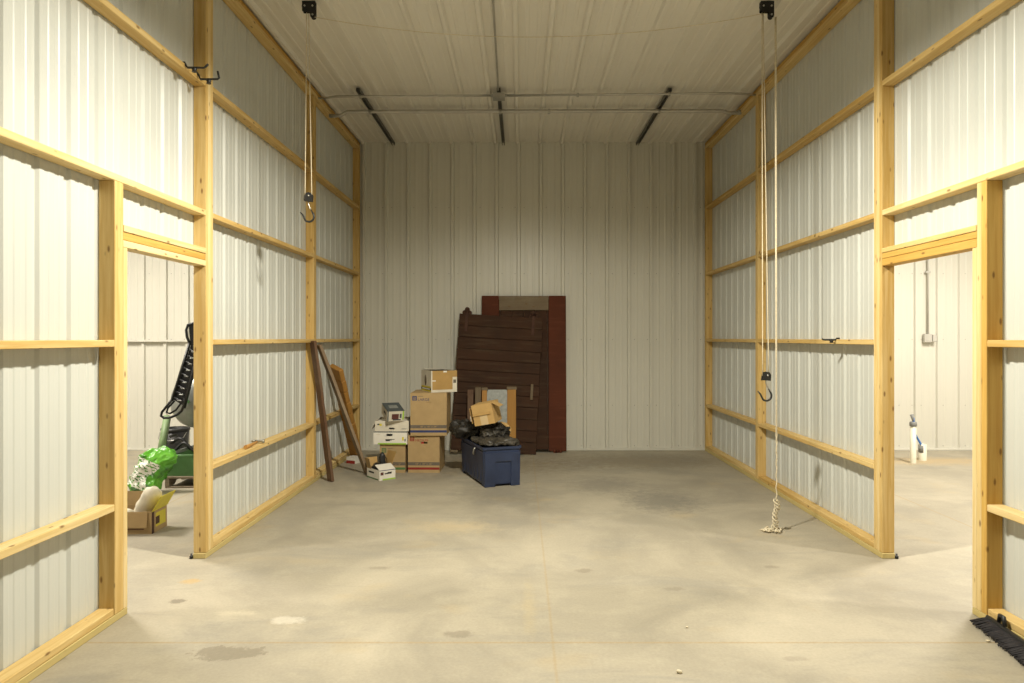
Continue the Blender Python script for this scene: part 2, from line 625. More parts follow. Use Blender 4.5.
# rear wall across the whole building with its rows of screws
bm = BM()
ribbed(bm, profile(-8, 8, 0.305, -1.855, 0.034, 0.056, 0.036), lambda s, h, t: Vector((s, YB - h, t)), 0, ZC)
for k in range(-21, 33):
    c = -1.855 + 0.305 * k
    for z in (0.06, 0.62, 1.53, 2.44, 3.355):
        for dx in ((0.075,) if k % 3 else (0.075, -0.05)):
            if abs(c + dx) < 7.9:
                bmesh.ops.create_circle(bm, cap_ends=True, radius=0.0065, segments=6,
                                        matrix=Matrix.Translation((c + dx, YB - 0.005, z)) @ Matrix.Rotation(R(90), 4, 'X'))
                bm.faces.ensure_lookup_table()
                bm.faces[-1].material_index = 1
struct('wall_back', bm, ['rear_panel', 'screw'])

PL, PR = XL - STUD, XR + STUD          # panel planes on the far side of the studs
OY0, OY1, OZ = 3.842, 4.80, 2.055      # door openings in both side walls
PITCH = 0.2286
for side, px, sg in (('left', PL, -1), ('right', PR, 1)):
    bm = BM()
    f = lambda s, h, t, px=px, sg=sg: Vector((px + sg * (h + 0.001), s, t))
    off = 3.695 if side == 'left' else 3.70
    ribbed(bm, profile(YF, OY0 - 0.02, PITCH, off, 0.014, 0.056, 0.026, 0.003), f, 0.0, ZC)
    ribbed(bm, profile(OY0 - 0.02, OY1 + 0.09, PITCH, off, 0.014, 0.056, 0.026, 0.003), f, OZ + 0.03, ZC)
    ribbed(bm, profile(OY1 + 0.09, YB, PITCH, off, 0.014, 0.056, 0.026, 0.003), f, 0.0, ZC)
    struct('wall_' + side, bm, 'panel')
for nm, x in (('wall_far_left', -8), ('wall_far_right', 8)):
    bm = BM()
    sg = -1 if x < 0 else 1
    ribbed(bm, profile(YF, YB, 0.305, 0, 0.022), lambda s, h, t: Vector((x - sg * h, s, t)), 0, ZC)
    struct(nm, bm, 'rear_panel')
bm = BM()
ribbed(bm, profile(-8, 8, 0.305, 0, 0.022), lambda s, h, t: Vector((s, YF + h, t)), 0, ZC)
struct('wall_front', bm, 'rear_panel')

# trims: base strip along the rear wall; girt-height strip in the left room
bm = BM(); box(bm, (-7.95, YB - 0.042, 0.0), (7.95, YB - 0.002, 0.030), 0, 0.003)
struct('trim_1', bm, 'rear_panel')
bm = BM()
box(bm, (-7.9, YB - 0.075, 1.512), (PL - 0.06, YB - 0.023, 1.518), 0)
box(bm, (-7.9, YB - 0.079, 1.500), (PL - 0.06, YB - 0.073, 1.524), 0)
struct('trim_2', bm, 'rear_panel')
# ------------------------------------------------------------------ framing lumber
def wx(side, a, b):
    """x range from depth a to b measured from the hall face into the wall"""
    return (XL - b, XL - a) if side == 'left' else (XR + a, XR + b)


POSTS = [('front', 4.80, 4.912, 0.04), ('middle', 7.31, 7.386, 0.04), ('corner', 9.355, 9.418, 0.04)]
GZ = [('lowest', 0.625), ('second lowest', 1.520), ('third', 2.430), ('topmost', 3.340)]
for side in ('left', 'right'):
    for nm, y0, y1, z0 in POSTS:
        a, b = wx(side, 0, STUD)
        lab = {'front': f'thick pale pine post at the far edge of the {side} doorway, floor to ceiling',
               'middle': f'pine post in the middle of the back part of the {side} wall',
               'corner': f'pine corner post where the {side} wall meets the white back wall'}[nm]
        if nm == 'front':
            t = thing('wall_post', lab, 'post', ((a + b) / 2, (y0 + y1) / 2, z0), 0, 'pine wall posts')
            for q in range(3):
                p0 = y0 + (y1 - y0) * q / 3
                ply = board_obj('ply', (a, p0 + 0.0005, z0), (b, p0 + (y1 - y0) / 3 - 0.0005, 4.152), ('pine', 'pale', 'pine')[q])
                ply.location -= t.location
                ply.parent = t
        else:
            o = board_obj('wall_post', (a, y0, z0), (b, y1, 4.152), 'pine')
            tag(o, lab, 'post', 'pine wall posts')
    # studs at the near edge of the door opening
    a, b = wx(side, 0, STUD)
    o = board_obj('king_stud', (a, 3.722, 0.04), (b, 3.802 if side == 'left' else 3.766, 2.410), 'pine' if side == 'left' else 'gold')
    tag(o, f'dark-faced pine stud framing the near edge of the {side} doorway, up to the third girt', 'stud', 'doorway studs')
    o = board_obj('jack_stud', (a, 3.803, 0.04), (b, OY0, OZ), 'pale')
    tag(o, f'narrow pale pine jamb stud under the near end of the {side} door header', 'stud', 'doorway studs')
    if side == 'right':
        o = board_obj('king_stud', (a, 3.767, 0.04), (b, 3.802, 2.410), 'pale')
        tag(o, 'thin pale pine stud between the golden stud and the jamb of the right doorway', 'stud', 'doorway studs')
    # header
    t = thing('door_header', f'stacked pine header board beam across the top of the {side} doorway', 'beam',
              ((a + b) / 2, (OY0 + OY1) / 2, OZ), 0, 'door headers')
    hs = [(0.0, 0.040, 'pale' if side == 'left' else 'gold', 0.0), (0.041, 0.086, 'gold', 0.002), (0.087, 0.125, 'pale', -0.004)]
    if side == 'right':
        hs = [(0.0, 0.050, 'gold', 0.0), (0.051, 0.090, 'gold', 0.001), (0.091, 0.125, 'pale', -0.004)]
    for z0, z1, mt, ins in hs:
        a2, b2 = wx(side, ins, STUD)
        y0 = 3.803
        o = board_obj('header_board', (a2, y0, OZ + z0 + 0.001), (b2, OY1 - 0.001, OZ + z1), mt)
        o.location -= t.location
        o.parent = t
    # girts
    for i, (hn, z) in enumerate(GZ):
        segs = [('front', -0.2, 3.720 if i < 2 else 4.798),
                ('centre', 4.914, 7.308), ('rear', 7.388, 9.353)]
        for sn, y0, y1 in segs:
            a, b = wx(side, 0, STUD - 0.001)
            mt = 'pale' if (sn == 'front' and i in (0, 2)) else 'pine'
            o = board_obj('wall_girt', (a, y0, z - 0.019), (b, y1, z + 0.019), mt)
            where = {'front': f'nearest the viewer on the {side} wall, ahead of the doorway' if i < 2 else f'nearest to the viewer on the {side} wall, passing above the doorway',
                     'centre': f'on the {side} wall between the doorway post and the middle post',
                     'rear': f'on the {side} wall between the middle post and the back corner'}[sn]
            tag(o, f'{hn} pine girt {where}', 'beam', 'horizontal wall girts')
    # sole plates
    a, b = wx(side, 0.0, STUD)
    for sn, y0, y1 in (('front', -0.2, OY0), ('back', OY1 - 0.006, 9.418)):
        o = board_obj('treated_plate', (a, y0, 0.0), (b, y1, 0.0385), 'treated')
        where = 'nearest the viewer, ending at the doorway' if sn == 'front' else 'from the doorway post to the rear corner'
        tag(o, f'greenish treated bottom plate under the {side} wall, {where}', 'beam', 'treated bottom plates')
    a, b = wx(side, 0.004, STUD)
    for sn, y0, y1 in (('front', -0.2, 3.720), ('centre', 4.914, 7.308), ('rear', 7.388, 9.353)):
        o = board_obj('sole_plate', (a, y0, 0.0395), (b, y1, 0.077), 'pine')
        where = {'front': 'beside the doorway nearest the viewer', 'centre': 'between the doorway post and the middle post',
                 'rear': 'between the middle post and the back corner'}[sn]
        tag(o, f'golden sole plate low on the {side} wall, {where}', 'beam', 'upper sole plates')
    # top plate, two boards
    t = thing('top_plate', f'doubled pine top plate along the ceiling edge of the {side} wall', 'beam',
              ((XL if side == 'left' else XR), 4.6, 4.153), 0, 'ceiling plates')
    for z0, z1, mt, ins in ((4.153, 4.195, 'pine', 0.0), (4.196, 4.236, 'gold', 0.004)):
        a, b = wx(side, ins, STUD)
        o = board_obj('plate_board', (a, -0.2, z0), (b, 9.418, z1), mt)
        o.location -= t.location
        o.parent = t
    # anchor bolt at the end of the treated plate
    s = -1 if side == 'left' else 1
    bm = BM()
    x = (XL - STUD - 0.014) if side == 'left' else (XR + STUD + 0.014)
    lathe(bm, [(0, 0), (0.013, 0), (0.013, 0.018), (0.007, 0.020), (0.007, 0.034), (0, 0.034)], (x, 4.80, 0.0), 8)
    o = recenter(mesh_obj('anchor_bolt', bm, 'black'))
    tag(o, f'small black anchor bolt on the floor at the foot of the {side} doorway post', 'bolt', 'floor anchor bolts')

# ------------------------------------------------------------------ ceiling strut channels and conduits
for lab, x in (('left', -1.745), ('middle', -0.235), ('right', 1.605)):
    bm = BM()
    z1, z0 = ZC - 0.023, ZC - 0.062
    y0, y1 = 7.33, YB - 0.06
    for dx in (-0.020, 0.017):
        box(bm, (x + dx, y0, z0), (x + dx + 0.003, y1, z1))
    box(bm, (x - 0.020, y0, z1 - 0.003), (x + 0.020, y1, z1))
    for s in (-1, 1):
        box(bm, (x + s * 0.015 - 0.005, y0, z0), (x + s * 0.015 + 0.005, y1, z0 + 0.003))
    o = recenter(mesh_obj('strut_channel', bm, 'dsteel'))
    tag(o, f'{lab} dark steel strut channel on the ceiling running to the back wall' if lab != 'middle'
        else 'middle dark steel strut channel on the ceiling, behind the junction box', 'strut', 'ceiling strut channels')

zc = ZC - 0.062 - 0.014
t = thing('conduit', 'thin metal conduit across the ceiling, front one with the junction box', 'pipe', (0.1, 7.40, zc), 0, 'cross ceiling conduits')
bm = BM()
pts = [(-2.235, 7.47, zc - 0.012), (-2.10, 7.46, zc - 0.010), (-2.02, 7.45, zc), (-0.32, 7.42, zc)]
tube(bm, [Vector(p) - t.location for p in pts], 0.013, 8)
pts = [(-0.15, 7.42, zc), (2.28, 7.35, zc), (2.40, 7.35, zc - 0.008), (2.53, 7.36, zc - 0.014)]
tube(bm, [Vector(p) - t.location for p in pts], 0.013, 8)
mesh_obj('pipe', bm, 'conduit', t)
for x, y in ((-1.745, 7.447), (1.605, 7.37), (0.62, 7.40)):
    bm = BM()
    box(bm, (x - 0.014, y - 0.022, zc - 0.020), (x + 0.014, y + 0.022, zc + 0.016), 0, 0.005)
    p = mesh_obj('pipe_clamp', bm, 'steel', t)
    p.data.transform(Matrix.Translation(-t.location))
t = thing('conduit', 'thicker metal conduit across the ceiling, rear one nearer the back wall', 'pipe', (0.1, 7.93, zc), 0, 'cross ceiling conduits')
zc2 = zc - 0.006
bm = BM()
pts = [(-2.22, 7.93, zc2 - 0.05), (-2.09, 7.93, zc2 - 0.045), (-2.01, 7.93, zc2), (2.33, 7.90, zc2), (2.41, 7.90, zc2 - 0.03), (2.50, 7.90, zc2 - 0.022), (2.535, 7.90, zc2 - 0.018)]
tube(bm, [Vector(p) - t.location for p in pts], 0.022, 8)
mesh_obj('pipe', bm, 'conduit', t)
for x, y in ((-1.745, 7.93), (-0.235, 7.92), (1.605, 7.905), (0.33, 7.915)):
    bm = BM()
    box(bm, (x - 0.016, y - 0.03, zc2 - 0.027), (x + 0.016, y + 0.03, zc2 + 0.02), 0, 0.006)
    p = mesh_obj('pipe_clamp', bm, 'steel', t)
    p.data.transform(Matrix.Translation(-t.location))
bm = BM()
tube(bm, [(2.515, 7.90, zc2 - 0.020), (2.548, 7.90, zc2 - 0.016)], 0.028, 10)
p = mesh_obj('coupling', bm, 'steel', t)
p.data.transform(Matrix.Translation(-t.location))
# junction box and the conduit that runs forward from it
bx, by = -0.235, 7.42
t = thing('junction_box', 'square grey electrical junction box on the ceiling at the conduit crossing', 'electrical box', (bx, by, zc - 0.03))
bm = BM(); box(bm, (-0.062, -0.062, 0.0), (0.062, 0.062, 0.043), 0, 0.004); mesh_obj('box_body', bm, 'conduit', t)
bm = BM(); box(bm, (-0.066, -0.066, -0.006), (0.066, 0.066, -0.0005), 0, 0.002); mesh_obj('cover_plate', bm, 'steel', t)
for s in (-1, 1):
    bm = BM()
    tube(bm, [(s * 0.064, 0, 0.03), (s * 0.084, 0, 0.03)], 0.018, 8)
    mesh_obj('connector', bm, 'steel', t)
bm = BM()
tube(bm, [(bx - 0.006, 7.33, ZC - 0.05), (bx + 0.0, 7.0, ZC - 0.038), (-0.215, 5.2, ZC - 0.036), (-0.20, 0.5, ZC - 0.036)], 0.0095, 8)
o = recenter(mesh_obj('conduit', bm, 'conduit'))
tag(o, 'single dark conduit running along the ceiling from junction box towards the viewer', 'pipe')

# ------------------------------------------------------------------ rope hoists
HY = 5.46


def ceiling_pulley(x, label, flip=1):
    t = thing('ceiling_pulley', label, 'pulley', (x, HY, ZC - 0.024), 0, 'ceiling pulleys')
    t.scale = (0.70, 0.70, 0.70)
    bm = BM()
    poly = [(-0.075, 0.0), (0.075, 0.0), (0.075, -0.165), (0.066, -0.186), (0.045, -0.193), (0.026, -0.186), (0.018, -0.168), (0.018, -0.118), (-0.068, -0.118), (-0.075, -0.110)]
    for y in (-0.028, 0.022):
        prism(bm, poly, y, y + 0.006)
    box(bm, (-0.075, -0.03, -0.012), (0.075, 0.03, -0.0005))
    mesh_obj('bracket', bm, 'black', t)
    for cx, cz, r in ((-0.045, -0.055, 0.036), (0.045, -0.055, 0.030), (0.046, -0.155, 0.027)):
        bm = BM()
        lathe(bm, [(0, -0.02), (r, -0.02), (r, -0.014), (r * 0.75, -0.004), (r * 0.75, 0.004), (r, 0.014), (r, 0.02), (0, 0.02)],
              (0, 0, 0), 20, mat=Matrix.Translation((cx, 0, cz)) @ Matrix.Rotation(R(90), 4, 'X'))
        w = mesh_obj('wheel', bm, 'rubber', t)
        bm = BM()
        lathe(bm, [(0, 0), (0.011, 0), (0.011, 0.007), (0, 0.007)], (0, 0, 0), 8,
              mat=Matrix.Translation((cx, -0.028, cz)) @ Matrix.Rotation(R(90), 4, 'X'))
        mesh_obj('bolt', bm, 'steel', w)
    return t


def hook_block(x, ztop, label, rz=0.0):
    t = thing('hoist_hook', label, 'hook', (x, HY, ztop), rz, 'hoist hooks')
    t.scale = (0.75, 0.75, 0.75)
    bm = BM()
    poly = [(-0.045, -0.085), (0.040, -0.092), (0.045, -0.03), (0.030, -0.004), (0.005, 0.004), (-0.022, -0.004), (-0.038, -0.03)]
    for y in (-0.028, 0.018):
        prism(bm, poly, y, y + 0.010)
    box(bm, (-0.040, -0.018, -0.088), (0.040, 0.018, -0.074))
    b = mesh_obj('pulley_block', bm, 'rubber', t)
    bm = BM()
    lathe(bm, [(0, -0.017), (0.026, -0.017), (0.018, 0), (0.026, 0.017), (0, 0.017)], (0, 0, 0), 16,
          mat=Matrix.Translation((0.006, 0, -0.036)) @ Matrix.Rotation(R(90), 4, 'X'))
    mesh_obj('wheel', bm, 'steel', b)
    bm = BM()
    lathe(bm, [(0, 0), (0.010, 0), (0.010, 0.008), (0, 0.008)], (0, 0, 0), 8, mat=Matrix.Translation((0.008, -0.028, -0.034)) @ Matrix.Rotation(R(90), 4, 'X'))
    mesh_obj('bolt', bm, 'steel', b)
    bm = BM()
    tube(bm, [(-0.004, 0, -0.075), (-0.002, 0, -0.12), (0.012, 0, -0.155), (0.028, 0, -0.185)], 0.0055, 8)
    mesh_obj('shank', bm, 'steel', t)
    bm = BM()
    pts = [(0.024, 0, -0.178)]
    for k in range(13):
        a = R(25 - k * 15.5)
        pts.append((0.002 + 0.055 * math.cos(a) - 0.0, 0, -0.252 + 0.055 * math.sin(a)))
    pts.append((-0.078, 0, -0.212))
    pts = pts[:12] + [(-0.062, 0, -0.235), (-0.088, 0, -0.205)]
    tube(bm, pts, [0.006] + [0.0105] * (len(pts) - 3) + [0.009, 0.006], 10)
    mesh_obj('hook', bm, 'rubber', t)
    return t


def twisted(bm, pts, r, seg=5):
    tube(bm, pts, r, seg)


XP1, XP2 = (308 - VX) / F * HY, (765.5 - VX) / F * HY
ceiling_pulley(XP1 + 0.01, 'black ceiling pulley bracket on the left side, top of the photo')
ceiling_pulley(XP2 + 0.01, 'black ceiling pulley bracket on the right side, top of the photo')
zt1, zt2 = CAMZ - (193 - VY) / F * HY, CAMZ - (372 - VY) / F * HY
hook_block(XP1 + 0.005, zt1, 'black pulley block with an open hook hanging high at the left wall')
hook_block(XP2 + 0.005, zt2, 'black pulley block with a hook hanging at mid height by right wall')


def hang(p0, p1, n=14, sway=0.0):
    p0, p1 = Vector(p0), Vector(p1)
    out = []
    for i in range(n + 1):
        u = i / n
        p = p0.lerp(p1, u)
        p.x += math.sin(u * math.pi) * sway
        out.append(p)
    return out


zp = ZC - 0.024 - 0.085
bm = BM()
tube(bm, hang((XP1 - 0.010, HY, zp), (XP1 - 0.024, HY, zt1 - 0.03)), 0.0038, 6)
tube(bm, hang((XP1 + 0.002, HY + 0.012, zp), (XP1 + 0.030, HY, zt1 - 0.03)), 0.0038, 6)
o = recenter(mesh_obj('hoist_rope', bm, 'rope'))
tag(o, 'doubled cream rope from left ceiling pulley down to the high hook', 'rope', 'hoist ropes')
bm = BM()
tube(bm, hang((XP2 - 0.028, HY, zp), (XP2 - 0.022, HY, zt2 - 0.03)), 0.0038, 6)
tube(bm, hang((XP2 - 0.015, HY + 0.012, zp), (XP2 + 0.026, HY, zt2 - 0.03)), 0.0038, 6)
o = recenter(mesh_obj('hoist_rope', bm, 'rope'))
tag(o, 'doubled cream rope from right ceiling pulley down to the mid-height hook', 'rope', 'hoist ropes')
# pull rope with its braided tail on the floor
XT = (776.5 - VX) / F * HY
bm = BM()
zk = 0.24
tube(bm, hang((XT - 0.004, HY, ZC - 0.024 - 0.12), (XT + 0.002, HY, 0.80), 20) + [(XT + 0.004 * math.sin(k * 1.9), HY + 0.004 * math.cos(k * 1.9), 0.80 - k * 0.028) for k in range(1, 21)], 0.0046, 6)
tube(bm, hang((XT - 0.008, HY + 0.01, ZC - 0.024 - 0.12), (XT - 0.004, HY - 0.004, 0.80), 20) + [(XT - 0.005 * math.sin(k * 1.7), HY - 0.005 * math.cos(k * 1.7), 0.80 - k * 0.028) for k in range(1, 21)], 0.0042, 6)
random.seed(9)
for ph in (0, 2.1, 4.2):
    pts = []
    n = 44
    for i in range(n + 1):
        u = i / n
        z = zk + 0.02 - u * (zk - 0.0)
        amp = 0.006 + 0.020 * abs(math.sin(u * 4.2 + ph * 0.4)) ** 1.5
        pts.append((XT + math.cos(ph + u * 19) * amp - 0.035 * max(0, u - 0.35), HY + math.sin(ph + u * 19) * amp, max(0.008, z)))
    tube(bm, pts, 0.0055, 5)
pts = []
px_, py_, a = XT - 0.03, HY - 0.01, 0.4
for i in range(60):
    a += random.uniform(0.2, 0.85) * (1 if i % 23 < 15 else -1)
    st = random.uniform(0.012, 0.022)
    px_ += st * math.cos(a) * 1.3
    py_ += st * math.sin(a)
    px_ += (XT - 0.045 - px_) * 0.14
    py_ += (HY - 0.01 - py_) * 0.16
    pts.append((px_, py_, 0.008 + 0.028 * abs(math.sin(i * 0.9)) * (1 - i / 80)))
tube(bm, pts, 0.006, 6)
pts = [(XT - 0.05, HY - 0.01, 0.010), (XT - 0.08, HY + 0.01, 0.012), (XT - 0.105, HY + 0.015, 0.010), (XT - 0.118, HY + 0.03, 0.009), (XT - 0.095, HY + 0.042, 0.009), (XT - 0.05, HY + 0.03, 0.012)]
tube(bm, pts, 0.006, 6)
o = recenter(mesh_obj('pull_rope', bm, 'rope'))
tag(o, 'cream pull rope hanging by the right wall with knotted tail coiled on the floor', 'rope', 'hoist ropes')
bm = BM()
pts = []
x0, x1 = XP1 + 0.055, XP2 - 0.01
z0 = ZC - 0.18
for i in range(25):
    u = i / 24
    pts.append((x0 + (x1 - x0) * u, HY - 0.012, z0 + 0.03 - 0.175 * 4 * u * (1 - u) + 0.03 * u))
tube(bm, pts, 0.0030, 5)
o = recenter(mesh_obj('cord', bm, 'rope'))
tag(o, 'thin pale cord sagging across under the ceiling between the two pulleys', 'cord')

# ------------------------------------------------------------------ wall hooks on the left post, small rod on the right girt
def storage_hook(base, pts, label):
    t = thing('storage_hook', label, 'hook', base, 0, 'black storage hooks')
    bm = BM()
    tube(bm, [Vector(p) - Vector(base) for p in pts], 0.0095, 8)
    mesh_obj('arm', bm, 'rubber', t)
    bm = BM()
    lathe(bm, [(0, 0), (0.020, 0), (0.020, 0.010), (0.014, 0.014), (0.013, 0.034), (0.017, 0.045), (0, 0.047)], (0, 0, 0), 12)
    mesh_obj('screw_base', bm, 'rubber', t)


def girt_hook(Y, pts, label, knob):
    P = [at(x, y, Y) for x, y in pts]
    k = at(*knob, Y)
    t = thing('storage_hook', label, 'hook', k, 0, 'black storage hooks')
    bm = BM()
    tube(bm, [p - k for p in P], 0.0072, 8)
    mesh_obj('arm', bm, 'rubber', t)
    bm = BM()
    tube(bm, [(0, 0, 0.020), (0, 0, 0.008), (0, 0, 0.0), (0, 0, -0.012)], [0.013, 0.017, 0.013, 0.016], 10)
    mesh_obj('peg', bm, 'rubber', t)


girt_hook(4.50, [(180.8, 62.6), (184.5, 62.4), (185.8, 65.2), (187.5, 67.6), (203.8, 67.8), (205.8, 66.6), (208.2, 64.0)],
          'left one of two black storage hooks hanging over the topmost left girt', (194.3, 70.3))
girt_hook(4.67, [(192.5, 72.0), (196.5, 72.4), (198.8, 75.2), (200.5, 79.2), (217.6, 79.2), (219.2, 78.0), (217.6, 71.3)],
          'right one of two black storage hooks hanging over the topmost left girt', (208.8, 82.0))
girt_hook(5.50, [(839.5, 338.4), (836.8, 338.4), (835.5, 339.8), (825.0, 339.8), (823.0, 339.6), (822.0, 338.6)],
          'short black hook over the second lowest girt of the right wall', (831.5, 341.4))

# ------------------------------------------------------------------ hammer on the left girt
hy = 5.62
t = thing('hammer', 'claw hammer with wooden handle lying on the lowest girt of the left wall', 'hammer', (XL - 0.045, 5.75, 0.645), R(0))
bm = BM()
tube(bm, [(0.02, -0.20, 0.018), (0.015, -0.12, 0.016), (0.005, 0.0, 0.015), (-0.005, 0.11, 0.017)], [0.017, 0.015, 0.011, 0.010], 8)
mesh_obj('handle', bm, 'handle', t)
bm = BM()
tube(bm, [(0.055, 0.115, 0.020), (0.040, 0.113, 0.020), (0.030, 0.112, 0.020), (0.0, 0.11, 0.020), (-0.02, 0.108, 0.021)], [0.015, 0.015, 0.010, 0.013, 0.010], 10)
for s in (-1, 1):
    tube(bm, [(-0.018, 0.108 + s * 0.004, 0.022), (-0.045, 0.106 + s * 0.008, 0.026), (-0.075, 0.10 + s * 0.012, 0.016)], [0.009, 0.007, 0.003], 8)
mesh_obj('head', bm, 'steel', t)

# ------------------------------------------------------------------ barn doors
def trefoil(bm, cx, cz, y, s=1.0, up=1):
    for dx, dz, r in ((-0.028, 0.0, 0.026), (0.028, 0.0, 0.026), (0.0, 0.035, 0.028), (0, 0.008, 0.03)):
        lathe(bm, [(0, -0.008), (r * s, -0.008), (r * s, 0.008), (0, 0.008)], (0, 0, 0), 12,
              mat=Matrix.Translation((cx + dx * s, y, cz + up * dz * s)) @ Matrix.Rotation(R(90), 4, 'X'))


# rear door
W, H = 1.15, 2.13
t = thing('barn_door', 'tall dark red framed barn door standing flat against the back wall', 'barn door', (0.045, 9.255, 0.0), 0, 'old barn doors')
t.rotation_euler = (R(-3.0), 0, 0)
bm = BM()
for k in range(6):
    x0 = -W / 2 + 0.09 + k * (W - 0.18) / 6
    box(bm, (x0 + 0.001, 0.0, 0.05), (x0 + (W - 0.18) / 6 - 0.001, 0.022, H - 0.05), 0, 0.003)
mesh_obj('plank_panel', bm, 'barn', t)
bm = BM(); box(bm, (W / 2 - 0.235, -0.028, 0.02), (W / 2, -0.001, H), 0, 0.004); box(bm, (W / 2 - 0.236, -0.0285, H - 0.222), (W / 2 + 0.0005, -0.027, H - 0.216), 0)
mesh_obj('stile', bm, 'barnred', t)
bm = BM(); box(bm, (-W / 2, -0.028, 0.02), (-W / 2 + 0.235, -0.001, H), 0, 0.004)
mesh_obj('stile', bm, 'barnred', t)
bm = BM(); box(bm, (-W / 2 + 0.237, -0.027, H - 0.20), (W / 2 - 0.237, -0.001, H - 0.002), 0, 0.004)
o = mesh_obj('top_rail', bm, 'grime', t); o['label'] = 'bare grey unpainted rail'
bm = BM(); box(bm, (-W / 2 + 0.237, -0.027, 0.04), (W / 2 - 0.237, -0.001, 0.24), 0, 0.004)
mesh_obj('bottom_rail', bm, 'barn', t)
bm = BM(); trefoil(bm, W / 2 - 0.12, 0.02, -0.036, 1.15, -1); box(bm, (W / 2 - 0.14, -0.040, 0.0), (W / 2 - 0.10, -0.029, 0.10))
mesh_obj('roller_bracket', bm, 'barnred', t)

# front door, leaning and slightly rolled clockwise
W, H = 1.13, 1.845
t = thing('barn_door', 'dark brown plank barn door leaning crooked in front of the framed red door', 'barn door', (-0.365, 9.06, 0.035), 0, 'old barn doors')
t.rotation_euler = (R(-5.2), R(3.4), 0)
bm = BM()
z = 0.0
random.seed(11)
k = 0
while z < H - 0.05:
    h = min(0.155 + random.uniform(-0.012, 0.012), H - z)
    e0, e1 = random.uniform(-0.006, 0.006), random.uniform(-0.006, 0.006)
    box(bm, (-W / 2 + e0, -0.014, z + 0.0022), (W / 2 + e1, 0.014, z + h - 0.0022), 0, 0.004)
    z += h
box(bm, (-W / 2 + 0.01, 0.006, 0.01), (W / 2 - 0.01, 0.012, H - 0.02))
mesh_obj('plank_panel', bm, 'barn', t)
for x in (-W / 2 + 0.11, W / 2 - 0.12):
    bm = BM(); box(bm, (x - 0.07, 0.0145, 0.02), (x + 0.07, 0.038, H - 0.03), 0, 0.004)
    mesh_obj('batten', bm, 'barn', t)
    bm = BM(); trefoil(bm, x - 0.01, H - 0.004, -0.004, 1.2)
    box(bm, (x - 0.03, -0.022, H - 0.26), (x + 0.01, -0.0145, H + 0.0), 0, 0.002)
    mesh_obj('roller_bracket', bm, 'rust', t)
bm = BM(); box(bm, (W / 2 - 0.115, -0.045, 0.72), (W / 2 - 0.080, -0.0145, 0.93), 0, 0.004)
mesh_obj('handle', bm, 'grime', t)
for x in (-W / 2 + 0.05, W / 2 - 0.10):
    bm = BM(); box(bm, (x - 0.055, -0.022, -0.028), (x + 0.055, 0.014, 0.0), 0, 0.006)
    mesh_obj('foot_block', bm, 'grime', t)

# small frame with galvanized sheet leaning on the front door
p = at(499, 388, 8.93)
W, H = 0.445, 0.905
t = thing('framed_panel', 'small wood frame with grey galvanized sheet leaning behind the blue tote', 'panel', (p.x, 8.84, 0.0))
t.rotation_euler = (R(-7.5), 0, 0)
bm = BM(); box(bm, (-W / 2 + 0.06, 0.0, 0.02), (W / 2 - 0.10, 0.005, H - 0.025)); mesh_obj('metal_sheet', bm, 'galv', t)
for x0, x1, z1 in ((W / 2 - 0.115, W / 2 - 0.0, H), (-W / 2, -W / 2 + 0.065, H - 0.01)):
    o = board_obj('stile', (x0, -0.03, 0.0), (x1, -0.001, z1), 'orange' if x0 > 0 else 'handle'); o.parent = t
    bm = BM()
    box(bm, (x0 - 0.008, -0.034, z1 - 0.03), (x1 + 0.012, 0.0, z1 + 0.012), 0, 0.008)
    mesh_obj('end_cap', bm, 'grime', t)
for x0, x1, zz, mt in ((-W / 2 - 0.085, -W / 2 - 0.012, 0.905, 'grime'), (-W / 2 - 0.185, -W / 2 - 0.11, 0.875, 'old')):
    xm = (x0 + x1) / 2 + p.x
    o = lean_board('scrap_board', (xm, 8.80, 0.001), (xm, 8.925, zz), 0.075, 0.022, (1, 0, 0), mt)
    tag(o, 'upright weathered grey board beside the galvanized panel, right one of two' if mt == 'grime' else 'upright dark brown board left of the galvanized panel, farther one of two', 'board', 'short boards by the tote')

# ------------------------------------------------------------------ cardboard boxes
def carton(name, label, loc, rz, w, d, h, mat, group=None, hole=None, flaps=True, th=0.005, cat='box', top=True):
    """origin base centre; front face at y=-d/2"""
    t = thing(name, label, cat, loc, rz, group)
    bm = BM()
    x, y = w / 2, d / 2
    if hole:
        hx, hz, hw, hh = hole
        box(bm, (-x, -y, 0), (hx - hw / 2, -y + th, h))
        box(bm, (hx + hw / 2, -y, 0), (x, -y + th, h))
        box(bm, (hx - hw / 2, -y, 0), (hx + hw / 2, -y + th, hz - hh / 2))
        box(bm, (hx - hw / 2, -y, hz + hh / 2), (hx + hw / 2, -y + th, h))
    else:
        box(bm, (-x, -y, 0), (x, -y + th, h))
    box(bm, (-x, y - th, 0), (x, y, h))
    box(bm, (-x, -y + th, 0), (-x + th, y - th, h))
    box(bm, (x - th, -y + th, 0), (x, y - th, h))
    box(bm, (-x + th, -y + th, 0.0005), (x - th, y - th, th))
    mesh_obj('box_body', bm, mat, t)
    if top:
        bm = BM(); box(bm, (-x, -y, h + 0.0005), (x, -0.002, h + th), 0, 0.001); mesh_obj('top_flap', bm, mat, t)
        bm = BM(); box(bm, (-x, 0.002, h + 0.0005), (x, y, h + th), 0, 0.001); mesh_obj('top_flap', bm, mat, t)
    return t


def decal(t, name, x0, x1, z0, z1, d, mat, face='front', w=0.0, e=0.0006):
    bm = BM()
    if face == 'front':
        box(bm, (x0, -d / 2 - e, z0), (x1, -d / 2 - 0.0001, z1))
    elif face == 'left':
        box(bm, (-w / 2 - e, x0, z0), (-w / 2 - 0.0001, x1, z1))
    elif face == 'right':
        box(bm, (w / 2 + 0.0001, x0, z0), (w / 2 + e, x1, z1))
    return mesh_obj(name, bm, mat, t)


